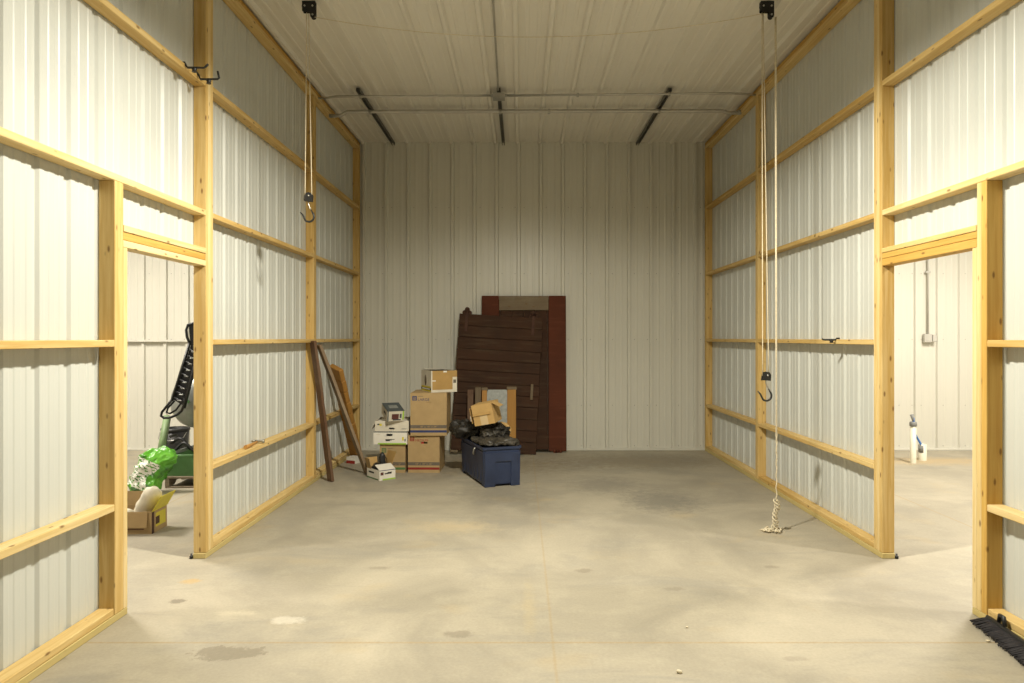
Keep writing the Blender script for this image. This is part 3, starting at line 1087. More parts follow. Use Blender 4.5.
def moving_print(t, w, d, h, word, size, ink, dims, zt):
    fy = -d / 2 - 0.0004
    band = decal(t, 'size_band', -w / 2, w / 2, 0.085, 0.122, d, 'grey_ink')
    text_part(dims, 0.026, 'card', band, (0, fy - 0.0006, 0.094), sx=1.25, align='CENTER')
    decal(t, 'colour_band', -w / 2, w / 2, 0.036, 0.062, d, ink)
    q = w / 2 - 0.022
    lg = decal(t, 'logo_square', -q, -q + 0.052, zt - 0.052, zt, d, ink)
    bm = BM()
    for zz in (0.013, 0.026, 0.039):
        box(bm, (-q + 0.008, -d / 2 - 0.0011, zt - zz - 0.003), (-q + 0.044, -d / 2 - 0.0007, zt - zz + 0.002))
    mesh_obj('logo_lines', bm, 'card', lg)
    text_part(word, size, ink, t, (-q + 0.062, fy, zt - 0.056), sx=1.0)
    decal(t, 'small_print', -q + 0.066, -q + 0.125, zt - 0.006, zt - 0.001, d, 'grey_ink')


YS = 7.853
# medium box
fl = flo(408.2, 472.8); fr = flo(439.9, 472.8)
w = fr.x - fl.x; d = 0.46; h = 0.425
t = carton('moving_box', 'brown cardboard medium moving box with red stripe, on the floor', ((fl.x + fr.x) / 2, fl.y + d / 2, 0), R(-1), w, d, h, 'card', 'cardboard moving boxes',
           hole=(0.005, 0.345, 0.078, 0.020))
moving_print(t, w, d, h, 'MEDIUM', 0.040, 'red_ink', '18" x 18" x 16"', 0.415)
bm = BM(); box(bm, (-0.03, -d / 2 + 0.008, 0.33), (0.0, -d / 2 + 0.02, 0.355)); o = mesh_obj('contents', bm, 'red', t)
zt = h + 0.006
# large box on it
w2 = 0.415; d2 = 0.52; h2 = 0.485
t = carton('moving_box', 'large brown cardboard moving box with blue stripe, atop the medium box', ((fl.x + fr.x) / 2 + 0.052, YS - 0.03 + d2 / 2, zt), R(0.8), w2, d2, h2, 'card', 'cardboard moving boxes',
           hole=(0.0, 0.375, 0.070, 0.018))
moving_print(t, w2, d2, h2, 'LARGE', 0.045, 'blue_ink', '18" x 18" x 24"', 0.455)
bm = BM(); box(bm, (-0.038, -d2 / 2 + 0.007, 0.36), (0.036, -d2 / 2 + 0.014, 0.39)); o = mesh_obj('flap', bm, 'card', t)
zt2b = zt + h2 + 0.006
# product carton on top
ang = R(26)
c0 = at(431.2, 393, 7.84); c0.z = zt2b
w3, d3, h3 = 0.315, 0.37, 0.25
u = Vector((math.cos(ang), math.sin(ang), 0)); vv = Vector((-math.sin(ang), math.cos(ang), 0))
ctr = c0 + u * w3 / 2 + vv * d3 / 2
t = carton('product_box', 'open white and brown printed carton topping the large moving box', ctr, ang, w3, d3, h3, 'creamcard', top=False)
decal(t, 'brown_panel', -w3 / 2 + 0.014, w3 / 2 - 0.055, 0.03, h3, d3, 'cardd')
decal(t, 'brown_panel', w3 / 2 - 0.0555, w3 / 2, h3 - 0.075, h3, d3, 'cardd')
lp = decal(t, 'white_mark', -w3 / 2 + 0.012, -w3 / 2 + 0.055, 0.128, 0.140, d3, 'label_pap', e=0.0012)
decal(t, 'white_mark', -0.01, 0.032, h3 - 0.020, h3 - 0.002, d3, 'label_pap', e=0.0012)
decal(t, 'printed_image', w3 / 2 - 0.046, w3 / 2 - 0.012, 0.105, 0.145, d3, 'grey_ink', e=0.0012)
decal(t, 'printed_image', w3 / 2 - 0.040, w3 / 2 - 0.010, 0.03, 0.085, d3, 'creamcard', e=0.0010)
decal(t, 'yellow_stripe', -d3 / 2 + 0.01, d3 / 2 - 0.01, 0.050, 0.068, d3, 'yellow_ink', 'left', w3)
decal(t, 'dark_stripe', -d3 / 2 + 0.005, d3 / 2 - 0.005, 0.024, 0.050, d3, 'black_ink', 'left', w3)
decal(t, 'yellow_stripe', -d3 / 2 + 0.01, d3 / 2 - 0.01, 0.006, 0.024, d3, 'yellow_ink', 'left', w3)
decal(t, 'white_text_strip', -d3 / 2 + 0.05, d3 / 2 - 0.04, 0.030, 0.044, d3, 'label_pap', 'left', w3, 0.0012)
bm = BM()
lathe(bm, [(0, 0), (0.045, 0), (0.045, 0.001), (0, 0.001)], (0, 0, 0), 14, mat=Matrix.Translation((-w3 / 2 - 0.0011, 0.02, 0.135)) @ Matrix.Rotation(R(90), 4, 'Y') @ Matrix.Diagonal((1.4, 0.8, 1, 1)))
mesh_obj('printed_image', bm, 'grey_ink', t)
bm = BM()
vsx = lump(bm, (0.13, 0.11, 0.022), 3, 0.01, 20, 2.5, 5, mat=Matrix.Translation((0.0, 0.0, h3 - 0.014)))
mesh_obj('contents', bm, 'bag', t)
bm = BM(); box(bm, (-w3 / 2, d3 / 2 - 0.10, h3 + 0.002), (w3 / 2 - 0.03, d3 / 2, h3 + 0.007), 0, 0, Matrix.Rotation(R(4), 4, 'Y')); mesh_obj('top_flap', bm, 'creamcard', t)

# left stack: small box
fl = flo(379.7, 472.8); fr = flo(405.2, 472.8)
w = fr.x - fl.x; d = 0.36; h = 0.325
xs = (fl.x + fr.x) / 2
t = carton('moving_box', 'small brown moving box with green stripe, under the white cartons', (xs, YS + d / 2, 0), R(0.5), w, d, h, 'card', 'cardboard moving boxes')
moving_print(t, w, d, h, 'SMALL', 0.040, 'dgreen_print', '16" x 12" x 12"', 0.285)
za = h + 0.006
# white carton
w4, d4, h4 = 0.385, 0.40, 0.145
xc = at(391, 440, YS).x
t = carton('product_box', 'white carton with lime green bottom stripe, atop the small moving box', (xc, YS - 0.03 + d4 / 2, za), R(-0.8), w4, d4, h4, 'whitecard', 'white product cartons', hole=(-0.01, 0.108, 0.068, 0.026))
decal(t, 'green_stripe', -w4 / 2 + 0.05, w4 / 2 - 0.01, 0.0, 0.016, d4, 'green_print')
decal(t, 'dark_edge', -w4 / 2, w4 / 2, h4 - 0.008, h4 + 0.004, d4, 'slate')
pr = decal(t, 'tool_picture', -0.055, 0.018, 0.046, 0.060, d4, 'black_ink')
decal(t, 'tool_picture', -0.050, -0.005, 0.038, 0.046, d4, 'black_ink')
decal(t, 'tool_picture', 0.018, 0.050, 0.053, 0.060, d4, 'black_ink')
decal(t, 'yellow_picture', 0.135, 0.155, 0.045, 0.085, d4, 'yellow_ink')
decal(t, 'blue_picture', 0.160, 0.182, 0.035, 0.065, d4, 'galv')
decal(t, 'small_print', -0.165, -0.115, 0.108, 0.116, d4, 'creamcard')
zb = za + h4 + 0.006
# worn open carton
w5, d5, h5 = 0.385, 0.40, 0.118
t = carton('product_box', 'worn white open-topped carton in the middle of the white carton stack', (xc + 0.008, YS - 0.02 + d5 / 2, zb), R(1.5), w5, d5, h5, 'creamcard', 'white product cartons', hole=(0.0, 0.03, 0.064, 0.018), top=False)
bm = BM(); box(bm, (-w5 / 2 + 0.01, -d5 / 2 + 0.008, h5 - 0.02), (w5 / 2 - 0.01, d5 / 2 - 0.008, h5 - 0.014)); mesh_obj('inner_flap', bm, 'whitecard', t)
bm = BM(); box(bm, (-0.10, 0, 0), (0, d5 - 0.04, 0.004), 0, 0, Matrix.Translation((-w5 / 2 + 0.004, -d5 / 2 + 0.02, h5 - 0.01)) @ Matrix.Rotation(R(-62), 4, 'Y'))
mesh_obj('side_flap', bm, 'creamcard', t)
bm = BM(); box(bm, (0, 0, 0), (0.05, d5 - 0.06, 0.004), 0, 0, Matrix.Translation((w5 / 2 - 0.006, -d5 / 2 + 0.03, h5)) @ Matrix.Rotation(R(-68), 4, 'Y'))
mesh_obj('side_flap', bm, 'slate', t)
decal(t, 'yellow_picture', -0.14, -0.115, 0.06, 0.085, d5, 'yellow_ink')
decal(t, 'dark_picture', -0.165, -0.14, 0.07, 0.085, d5, 'slate')
decal(t, 'small_print', 0.11, 0.165, 0.022, 0.028, d5, 'slate')
bm = BM(); box(bm, (0.09, -0.17, h5 - 0.0135), (0.16, -0.13, h5 - 0.0128)); mesh_obj('green_print', bm, 'green_print', t)
zc5 = zb + h5 - 0.014
# slate-lidded small carton
ang = R(24)
w6, d6, h6 = 0.195, 0.285, 0.118
cn = at(387.0, 424, 7.74); cn.z = zc5 + 0.050
u = Vector((math.cos(ang), math.sin(ang), 0)); vv = Vector((-math.sin(ang), math.cos(ang), 0))
t = carton('product_box', 'small carton with slate grey lid, topmost on the white cartons', cn + u * w6 / 2 + vv * d6 / 2 + Vector((0, 0, 0.001)), ang, w6, d6, h6, 'creamcard', 'white product cartons', top=False)
bm = BM(); box(bm, (-w6 / 2 - 0.001, -d6 / 2 - 0.001, h6 + 0.0003), (w6 / 2 + 0.001, d6 / 2 + 0.001, h6 + 0.006), 0, 0.001); lid = mesh_obj('lid', bm, 'slate', t)
t.rotation_euler = (R(14), 0, ang)
bm = BM(); box(bm, (-0.05, -0.05, h6 + 0.0062), (0.05, 0.05, h6 + 0.0068)); mesh_obj('lid_print', bm, 'galv', lid)
decal(t, 'red_picture', -0.045, 0.035, 0.022, 0.085, d6, 'maroon_ink')
decal(t, 'dark_picture', 0.045, 0.068, 0.035, 0.085, d6, 'slate')
decal(t, 'dark_picture', -0.03, 0.06, 0.008, 0.022, d6, 'slate')
decal(t, 'green_edge', 0.078, 0.095, 0.012, h6, d6, 'green_print')
decal(t, 'slate_edge', -0.095, -0.082, 0.0, h6, d6, 'slate')
decal(t, 'hand_slot', -0.06, 0.03, 0.05, 0.08, d6, 'black_ink', 'left', w6)

# small white tray carton on floor in front
ang = R(40)
cn = flo(379.5, 480.9)
w7, d7, h7 = 0.195, 0.29, 0.108
u = Vector((math.cos(ang), math.sin(ang), 0)); vv = Vector((-math.sin(ang), math.cos(ang), 0))
t = carton('product_box', 'small open white carton with upright brown flaps, on the floor in front of stack', cn + u * w7 / 2 + vv * d7 / 2, ang, w7, d7, h7, 'whitecard', 'white product cartons', top=False)
bm = BM()
box(bm, (-w7 / 2, 0, 0), (w7 / 2, 0.115, 0.004), 0, 0, Matrix.Translation((0, -d7 / 2, h7)) @ Matrix.Rotation(R(24), 4, 'X'))
mesh_obj('front_flap', bm, 'whitecard', t)
decal(t, 'blue_edge', -w7 / 2, w7 / 2, h7 - 0.006, h7 + 0.001, d7, 'blue_ink')
decal(t, 'tool_picture', -0.035, 0.05, 0.062, 0.075, d7, 'black_ink')
decal(t, 'tool_picture', 0.0, 0.055, 0.075, 0.083, d7, 'black_ink')
decal(t, 'red_square', -0.085, -0.048, 0.055, 0.088, d7, 'maroon_ink')
decal(t, 'green_stripe', -0.06, w7 / 2, 0.0, 0.014, d7, 'green_print')
decal(t, 'green_stripe', -d7 / 2 + 0.03, d7 / 2, 0.0, 0.013, d7, 'dgreen_print', 'left', w7)
decal(t, 'tool_picture', -0.02, 0.10, 0.06, 0.078, d7, 'black_ink', 'left', w7)
bm = BM(); box(bm, (-0.005, -0.005, 0), (0.0, 0.17, 0.19), 0, 0, Matrix.Translation((w7 / 2 - 0.002, -0.04, h7 - 0.01)) @ Matrix.Rotation(R(22), 4, 'Y'))
mesh_obj('side_flap', bm, 'cardd', t)
bm = BM(); box(bm, (-w7 / 2 + 0.01, 0, 0), (w7 / 2 - 0.06, 0.004, 0.11), 0, 0, Matrix.Translation((0, d7 / 2 - 0.004, h7 - 0.004)) @ Matrix.Rotation(R(-12), 4, 'X'))
mesh_obj('back_flap', bm, 'cardl', t)
bm = BM(); box(bm, (0, 0, 0), (0.004, 0.10, 0.12), 0, 0, Matrix.Translation((-w7 / 2, 0.04, h7 - 0.005)) @ Matrix.Rotation(R(-14), 4, 'Y'))
mesh_obj('side_flap', bm, 'card', t)
bm = BM()
lump(bm, (0.075, 0.085, 0.05), 3, 0.03, 14, 2.2, 2, mat=Matrix.Translation((0.0, 0.05, h7 - 0.01)))
lump(bm, (0.035, 0.03, 0.085), 3, 0.012, 22, 2.4, 4, mat=Matrix.Translation((0.035, 0.035, h7 + 0.075)))
tube(bm, [(0.04 + 0.05 * math.cos(a), 0.03, h7 + 0.06 + 0.06 * math.sin(a)) for a in [R(x) for x in range(-80, 120, 15)]], 0.005, 6)
mesh_obj('contents', bm, 'rubber', t)

# red and white carton under the leaning orange panel
cp = flo(355, 462.5)
t = carton('product_box', 'little white and red carton on the floor under the orange panel', (cp.x - 0.01, cp.y - 0.02, 0), R(-25), 0.13, 0.12, 0.075, 'whitecard')
decal(t, 'red_stripe', -0.065, 0.065, 0.0, 0.038, 0.12, 'red_ink')

# ------------------------------------------------------------------ blue tote
ang = R(20)
TC = Vector((-0.345, 7.560, 0))
TW, TD, TH = 0.43, 0.93, 0.415
tote = thing('storage_tote', 'big navy blue plastic storage tote heaped with black sheeting', 'tote', TC, ang)
bm = BM()


def rrect(w, d, r, n=4):
    out = []
    for cx, cy, a0 in ((w / 2 - r, d / 2 - r, 0), (-w / 2 + r, d / 2 - r, 90), (-w / 2 + r, -d / 2 + r, 180), (w / 2 - r, -d / 2 + r, 270)):
        for k in range(n + 1):
            a = R(a0 + 90 * k / n)
            out.append((cx + r * math.cos(a), cy + r * math.sin(a)))
    return out


def loft(bm, secs, mi=0, cap0=True, cap1=False):
    rings = [[bm.verts.new((x, y, z)) for x, y in rrect(w, d, r)] for w, d, r, z in secs]
    n = len(rings[0])
    for A, B in zip(rings, rings[1:]):
        for k in range(n):
            f = bm.faces.new((A[k], A[(k + 1) % n], B[(k + 1) % n], B[k]))
            f.material_index = mi
    if cap0:
        bm.faces.new(rings[0][::-1])
    if cap1:
        bm.faces.new(rings[-1])


b0 = 0.022
loft(bm, [(TW - 0.05, TD - 0.05, 0.03, b0), (TW - 0.04, TD - 0.04, 0.03, b0 + 0.01), (TW - 0.012, TD - 0.012, 0.035, TH - 0.05), (TW - 0.028, TD - 0.028, 0.035, TH - 0.045),
          (TW - 0.022, TD - 0.022, 0.03, TH - 0.028), (TW, TD, 0.03, TH - 0.026), (TW + 0.004, TD + 0.004, 0.03, TH),
          (TW - 0.01, TD - 0.01, 0.03, TH), (TW - 0.03, TD - 0.03, 0.03, TH - 0.03), (TW - 0.06, TD - 0.06, 0.03, b0 + 0.02)], cap1=True)
# corner feet
for sx in (-1, 1):
    for sy in (-1, 1):
        x, y = sx * (TW / 2 - 0.062), sy * (TD / 2 - 0.065)
        box(bm, (x - 0.042, y - 0.042, 0.0), (x + 0.042, y + 0.042, b0 + 0.012), 0, 0.006)
mesh_obj('tub', bm, 'blue', tote)
# front moulded bays: raised side pillars and lintel leave a recessed panel in the middle
bm = BM()
tap = lambda z: -(TD / 2 - 0.020 + (z - 0.03) / (TH - 0.08) * 0.014)


def slab(bm, x0, x1, z0, z1, proud=0.014):
    vs = []
    for z in (z0, z1):
        yb = tap(z)
        for x, y in ((x0, yb - proud), (x1, yb - proud), (x1, yb + 0.006), (x0, yb + 0.006)):
            vs.append(bm.verts.new((x, y, z)))
    A, B = vs[:4], vs[4:]
    bm.faces.new(A[::-1]); bm.faces.new(B)
    for k in range(4):
        bm.faces.new((A[k], A[(k + 1) % 4], B[(k + 1) % 4], B[k]))


slab(bm, -TW / 2 + 0.022, -0.080, 0.004, TH - 0.060)
slab(bm, 0.095, TW / 2 - 0.022, 0.004, TH - 0.060)
slab(bm, -0.080, 0.095, 0.265, TH - 0.060)
mesh_obj('end_moulding', bm, 'blue', tote)
bm = BM()
for s in (-1, 1):
    for k in range(6):
        y = -TD / 2 + 0.14 + k * 0.125
        box(bm, (s * (TW / 2 - 0.016) - 0.004, y - 0.018, 0.05), (s * (TW / 2 - 0.016) + 0.006, y + 0.018, TH - 0.07), 0, 0.003)
mesh_obj('side_ribs', bm, 'blue', tote)
bm = BM()
tube(bm, [(-TW / 2 - 0.006, -0.20, TH - 0.035), (-TW / 2 - 0.018, -0.19, TH - 0.06), (-TW / 2 - 0.014, -0.16, TH - 0.10), (-TW / 2 - 0.002, -0.145, TH - 0.115)], [0.010, 0.012, 0.012, 0.008], 8)
o = mesh_obj('latch', bm, 'steel', tote); o['label'] = 'pale metal side latch'

MT = Matrix.Translation(TC) @ Matrix.Rotation(ang, 4, 'Z')
# sheeting draped over the front half
t = thing('plastic_sheet', 'folded dusty black sheeting draped over the front of the blue tote', 'sheeting', MT @ Vector((0.01, -0.165, 0.41)), ang)
bm = BM()
lump(bm, (0.222, 0.285, 0.034), 6, 0.030, 7.0, 5, 8, crease=0.045, mat=Matrix.Translation((0.0, -0.0, 0.030)))
for v in bm.verts:
    if v.co.x > 0.19:
        v.co.z -= (v.co.x - 0.19) * 0.9
mesh_obj('fold', bm, 'bagd', t)
# long roll lying across
pa, pb = at(452, 432, 7.78), at(508, 434, 7.50)
mid = (pa + pb) / 2
dirv = (pb - pa)
L = dirv.length
t = thing('plastic_sheet', 'bulky crumpled roll of black sheeting lying across the tote, under the open box', 'sheeting', (mid.x, mid.y, 0.44), math.atan2(dirv.y, dirv.x))
bm = BM()
lump(bm, (L / 2 + 0.03, 0.12, 0.080), 6, 0.05, 7.5, 3, 3, crease=0.075, mat=Matrix.Translation((0, 0, 0.085)))
for v in bm.verts:
    if v.co.x < -0.12:
        v.co.z += (-0.12 - v.co.x) * 0.05
        v.co.z = 0.09 + (v.co.z - 0.09) * 1.35
mesh_obj('roll', bm, 'bag', t)
bm = BM()
lump(bm, (0.13, 0.10, 0.07), 5, 0.035, 9.0, 2.6, 9, crease=0.05, mat=Matrix.Translation((0.17, -0.055, 0.075)))
mesh_obj('bundle', bm, 'bagd', t)
# twisted tan paper poking out
bm = BM()
tube(bm, [at(497, 426, 7.70), at(501, 423.5, 7.66), at(506, 424.5, 7.62), at(509, 428, 7.58), at(510, 434, 7.55)], [0.012, 0.022, 0.02, 0.02, 0.012], 9)
for v in bm.verts:
    v.co += Vector((noise.noise(v.co * 40), noise.noise(v.co * 40 + Vector((5, 0, 0))), noise.noise(v.co * 40 + Vector((0, 9, 0))))) * 0.010
o = recenter(mesh_obj('crumpled_paper', bm, 'cardl'))
tag(o, 'scrap of crumpled tan paper poking out right of the tilted box', 'paper')

# tilted open carton on the heap
w8, d8, h8 = 0.235, 0.24, 0.225
bc = at(485.0, 424.8, 7.36)
t = thing('cardboard_box', 'tilted empty brown box with open flaps resting on the black sheeting', 'box', bc)
t.rotation_euler = (R(4), R(-11), R(-17))
bm = BM()
th = 0.004
x, y = w8 / 2, d8 / 2
z1, z2 = 0.105, 0.132
box(bm, (-x, 0, 0), (x, th, z1))
box(bm, (-x, 0, z2), (x, th, h8))
box(bm, (x - 0.03, 0, z1), (x, th, z2))
box(bm, (-x, d8 - th, 0), (x, d8, h8))
box(bm, (-x, th, 0), (x, d8 - th, th))
box(bm, (-x, th, h8 - th), (x, d8 - th, h8))
box(bm, (-x, th, th), (-x + th, d8 - th, h8 - th))
box(bm, (x - th, th, th), (x, d8 - th, h8 - th))
mesh_obj('box_body', bm, 'cardl', t)
bm = BM(); box(bm, (-x, 0, 0), (x - 0.03, th, 0.045), 0, 0, Matrix.Translation((0, 0.001, z2)) @ Matrix.Rotation(R(-30), 4, 'X') @ Matrix.Diagonal((1, 1, -0.6, 1))); mesh_obj('inner_flap', bm, 'cardd', t)
bm = BM(); box(bm, (-0.04, -0.0008, 0.0), (0.045, -0.0002, z1)); mesh_obj('tape', bm, 'tape', t)
bm = BM(); box(bm, (0, 0.01, -0.003), (0.105, d8 * 0.55, 0.0), 0, 0, Matrix.Translation((x, 0.0, h8)) @ Matrix.Rotation(R(33), 4, 'Y')); mesh_obj('side_flap', bm, 'cardl', t)
bm = BM(); box(bm, (-0.030, 0.01, 0.03), (-0.026, d8 * 0.5, 0.20), 0, 0, Matrix.Translation((-x, 0, 0))); mesh_obj('side_flap', bm, 'cardd', t)
bm = BM(); box(bm, (-0.036, 0.004, 0.06), (-0.0305, 0.04, 0.115), 0, 0.002, Matrix.Translation((-x, 0, 0))); o = mesh_obj('label_tag', bm, 'label_pap', t)

# ------------------------------------------------------------------ leaning lumber at the left wall
o = lean_board('old_plank', flo(331, 481.5) + Vector((0, 0, 0.004)), at(313.2, 341, 7.195), 0.085, 0.032, (0.75, -0.65, 0), 'old')
tag(o, 'dark reddish brown old plank leaning on the left middle post, nearer one', 'plank', 'leaning old planks')
o = lean_board('old_plank', flo(367, 473.5) + Vector((0, 0, 0.006)), at(318.2, 345, 7.40) + Vector((0.012, 0, 0)), 0.10, 0.032, (0.55, -0.8, 0), 'oldgrey')
tag(o, 'long grey brown plank leaning at a slant against the left wall, farther one', 'plank', 'leaning old planks')
# orange brown panel with cross grooves
p0 = Vector((-2.07, 8.66, 0.012)); p1 = Vector((-2.135, 7.90, 1.215))
x = (p1 - p0); L = x.length; x.normalize()
y = Vector((0.70, -0.70, 0)); y = (y - x * y.dot(x)).normalized(); z = x.cross(y)
t = thing('grooved_panel', 'tall narrow orange brown panel with cross grooves, leaning behind the planks', 'panel', p0)
bm = BM()
n = 9
for k in range(n):
    a, b = L * k / n, L * (k + 1) / n
    j = 0.0018 * (1 if k % 2 else -1)
    box(bm, (a, -0.10 + j * 0.5, -0.030), (b - 0.005, 0.10 + j, 0.030 + j * 0.4), 0, 0.006)
    if k < n - 1:
        box(bm, (b - 0.006, -0.088, -0.024), (b + 0.002, 0.088, 0.022))
mw = Matrix((x, y, z)).transposed().to_4x4()
o = mesh_obj('slat_panel', bm, 'orange', t)
o.matrix_local = mw

# ------------------------------------------------------------------ right room: pipes, electrical box
base = flo(913.2, 463.0)
t = thing('pvc_pipe', 'tall white pipe stub with grey top standing on the right room floor', 'pipe', base, 0, 'pipe stubs in the right room')
bm = BM(); lathe(bm, [(0.034, 0), (0.034, 0.46), (0.030, 0.46), (0.030, 0.0)], seg=20); mesh_obj('pipe', bm, 'pvc', t)
bm = BM(); lathe(bm, [(0.0345, 0.455), (0.042, 0.46), (0.042, 0.50), (0.036, 0.512), (0, 0.512)], seg=20); mesh_obj('cap', bm, 'greycap', t)
bm = BM(); tube(bm, [(0.0, 0, 0.51), (-0.005, 0, 0.545), (-0.018, 0, 0.60)], [0.010, 0.016, 0.024], 8); o = mesh_obj('wire_end', bm, 'greycap', t)
base2 = flo(922.6, 460.2)
t = thing('pvc_pipe', 'short white pipe stub beside the tall one in the right room', 'pipe', base2, 0, 'pipe stubs in the right room')
bm = BM(); lathe(bm, [(0.047, 0), (0.047, 0.205), (0.042, 0.205), (0.042, 0.0)], seg=20); mesh_obj('pipe', bm, 'pvc', t)
bm = BM(); lathe(bm, [(0.0475, 0.10), (0.049, 0.10), (0.049, 0.19), (0.0475, 0.19)], seg=20)
bmesh.ops.delete(bm, geom=[v for v in bm.verts if v.co.x > -0.012], context='VERTS'); mesh_obj('tape_wrap', bm, 'greycap', t)
bm = BM()
tube(bm, [base + Vector((0.012, 0.01, 0.517)), base + Vector((0.03, 0.05, 0.50)), base + Vector((0.075, 0.10, 0.36)), base2 + Vector((-0.06, 0.0, 0.27)), base2 + Vector((-0.030, -0.02, 0.20)), base2 + Vector((-0.025, -0.01, 0.12))], 0.013, 8)
tube(bm, [base + Vector((0.0, 0.0, 0.51)), base + Vector((0.004, 0, 0.56))], 0.013, 8)
o = recenter(mesh_obj('water_tube', bm, 'pex'))
tag(o, 'bright blue water tube arching between the two white pipe stubs', 'tube')

XE = (929 - VX) / F * 9.4
t = thing('electrical_box', 'grey outlet box on the white wall of the right room', 'electrical box', (XE, YB - 0.024, 1.49))
bm = BM(); box(bm, (-0.075, -0.055, 0.0), (0.03, 0, 0.115), 0, 0.005); mesh_obj('box_body', bm, 'palegrey', t)
bm = BM(); box(bm, (0.032, -0.068, 0.01), (0.085, -0.002, 0.105), 0, 0.005); mesh_obj('cover', bm, 'palegrey', t)
bm = BM(); box(bm, (-0.06, -0.060, 0.02), (0.015, -0.0552, 0.095), 0, 0.002); mesh_obj('outlet_plate', bm, 'palegrey', t)
t = thing('conduit', 'vertical conduit running up the right room wall from the outlet box', 'pipe', (XE - 0.01, YB - 0.045, 1.605))
bm = BM(); tube(bm, [(0, 0, 0.0), (0, 0, ZC - 1.65)], 0.011, 8); mesh_obj('pipe', bm, 'palegrey', t)
bm = BM(); box(bm, (-0.035, -0.013, 0.84), (0.035, 0.018, 0.865), 0, 0.003); mesh_obj('pipe_clamp', bm, 'palegrey', t)

# ------------------------------------------------------------------ broom head, bottom right
e0 = Vector((2.452, 3.700, 0.0)); e1 = Vector((2.335, 2.95, 0.0))     # bristle tip line
b0 = Vector((2.535, 3.690, 0.040)); b1 = Vector((2.452, 2.93, 0.040))   # block line
t = thing('push_broom_head', 'wide black push broom head lying against the right wall bottom plate', 'broom', (2.45, 3.3, 0))
O = Vector((2.45, 3.3, 0))
bm = BM()
n = 150
random.seed(5)
for row in range(3):
    for i in range(n):
        u = (i + random.random()) / n
        a = b0.lerp(b1, u) - O + Vector((0, 0, -0.012 + row * 0.006))
        tip = e0.lerp(e1, u) - O + Vector((random.uniform(-0.018, 0.012), random.uniform(-0.012, 0.012), 0.008 + row * 0.006 + random.uniform(0, 0.006)))
        m = a.lerp(tip, 0.5) + Vector((0, 0, 0.006))
        tube(bm, [a, m, tip], [0.0048, 0.0046, 0.0034], 4)
mesh_obj('bristles', bm, 'bristle', t)
d = (b1 - b0).normalized()
mw = Matrix.Translation(b0 - O) @ Matrix((d, Vector((0, 0, 1)).cross(d), Vector((0, 0, 1)))).transposed().to_4x4()
bm = BM()
Lb = (b1 - b0).length
box(bm, (-0.005, -0.022, -0.022), (Lb, 0.012, 0.008), 0, 0.006, mw @ Matrix.Rotation(R(-25), 4, 'X'))
mesh_obj('block', bm, 'rubber', t)
for x in (0.115, 0.50):
    bm = BM()
    tube(bm, [mw @ Vector((x - 0.03, 0, 0.010)), mw @ Vector((x - 0.02, 0.0, 0.05)), mw @ Vector((x + 0.02, -0.005, 0.055)), mw @ Vector((x + 0.035, -0.005, 0.012))], 0.011, 8)
    mesh_obj('bracket', bm, 'rubber', t)

# little light bits of debris on the floor
for px, py, r, lab in ((679, 673, 0.010, 'tiny tan wood chip on the near floor right of the joint'),
                       (687, 628, 0.006, 'smaller pale crumb on the floor above the wood chip'),
                       (988, 642, 0.008, 'pale crumb on the floor in front of the black broom')):
    q = flo(px, py)
    bm = BM()
    lump(bm, (r * 1.3, r, r * 0.7), 2, r * 0.4, 60, 2.2, px, mat=Matrix.Translation(q + Vector((0, 0, r * 0.7))))
    o = recenter(mesh_obj('wood_chip', bm, 'rope'))
    tag(o, lab, 'debris', 'floor crumbs')

# ------------------------------------------------------------------ left room: carton, seed bag, machine, pallet, bucket, ramp
cr = flo(150.7, 534.4)
w9, d9, h9 = 0.36, 0.25, 0.175
t = carton('carton_tray', 'open brown carton on the left room floor holding white bundles', (cr.x - w9 / 2, cr.y + d9 / 2, 0), R(2), w9, d9, h9, 'card', top=False)
bm = BM(); box(bm, (-w9 / 2, -0.004, -0.12), (w9 / 2 - 0.03, 0, 0.0), 0, 0, Matrix.Translation((0, -d9 / 2 - 0.002, h9)) @ Matrix.Rotation(R(-8), 4, 'X')); mesh_obj('front_flap', bm, 'card', t)
bm = BM(); box(bm, (-w9 / 2 + 0.03, 0, 0), (w9 / 2 - 0.06, 0.004, 0.11), 0, 0, Matrix.Translation((0, d9 / 2, h9)) @ Matrix.Rotation(R(-10), 4, 'X')); mesh_obj('back_flap', bm, 'card', t)
bm = BM(); box(bm, (0, -d9 / 2, 0), (0.004, d9 / 2, 0.14), 0, 0, Matrix.Translation((w9 / 2, 0, h9)) @ Matrix.Rotation(R(30), 4, 'Y'))
o = mesh_obj('side_flap', bm, 'yellow_ink', t); o['label'] = 'yellow printed side flap'
decal(t, 'yellow_print', -0.06, 0.10, 0.04, 0.15, d9, 'yellow_ink', 'right', w9)
decal(t, 'red_print', -d9 / 2, -0.085, 0.0, h9, d9, 'rust', 'right', w9)
decal(t, 'red_print', -0.06, 0.0, 0.06, 0.12, d9, 'rust', 'right', w9, 0.0012)
decal(t, 'red_rule', -w9 / 2, w9 / 2 - 0.06, 0.036, 0.042, d9, 'maroon_ink')
bp_ = Vector((cr.x - w9 / 2, cr.y + d9 / 2, 0))
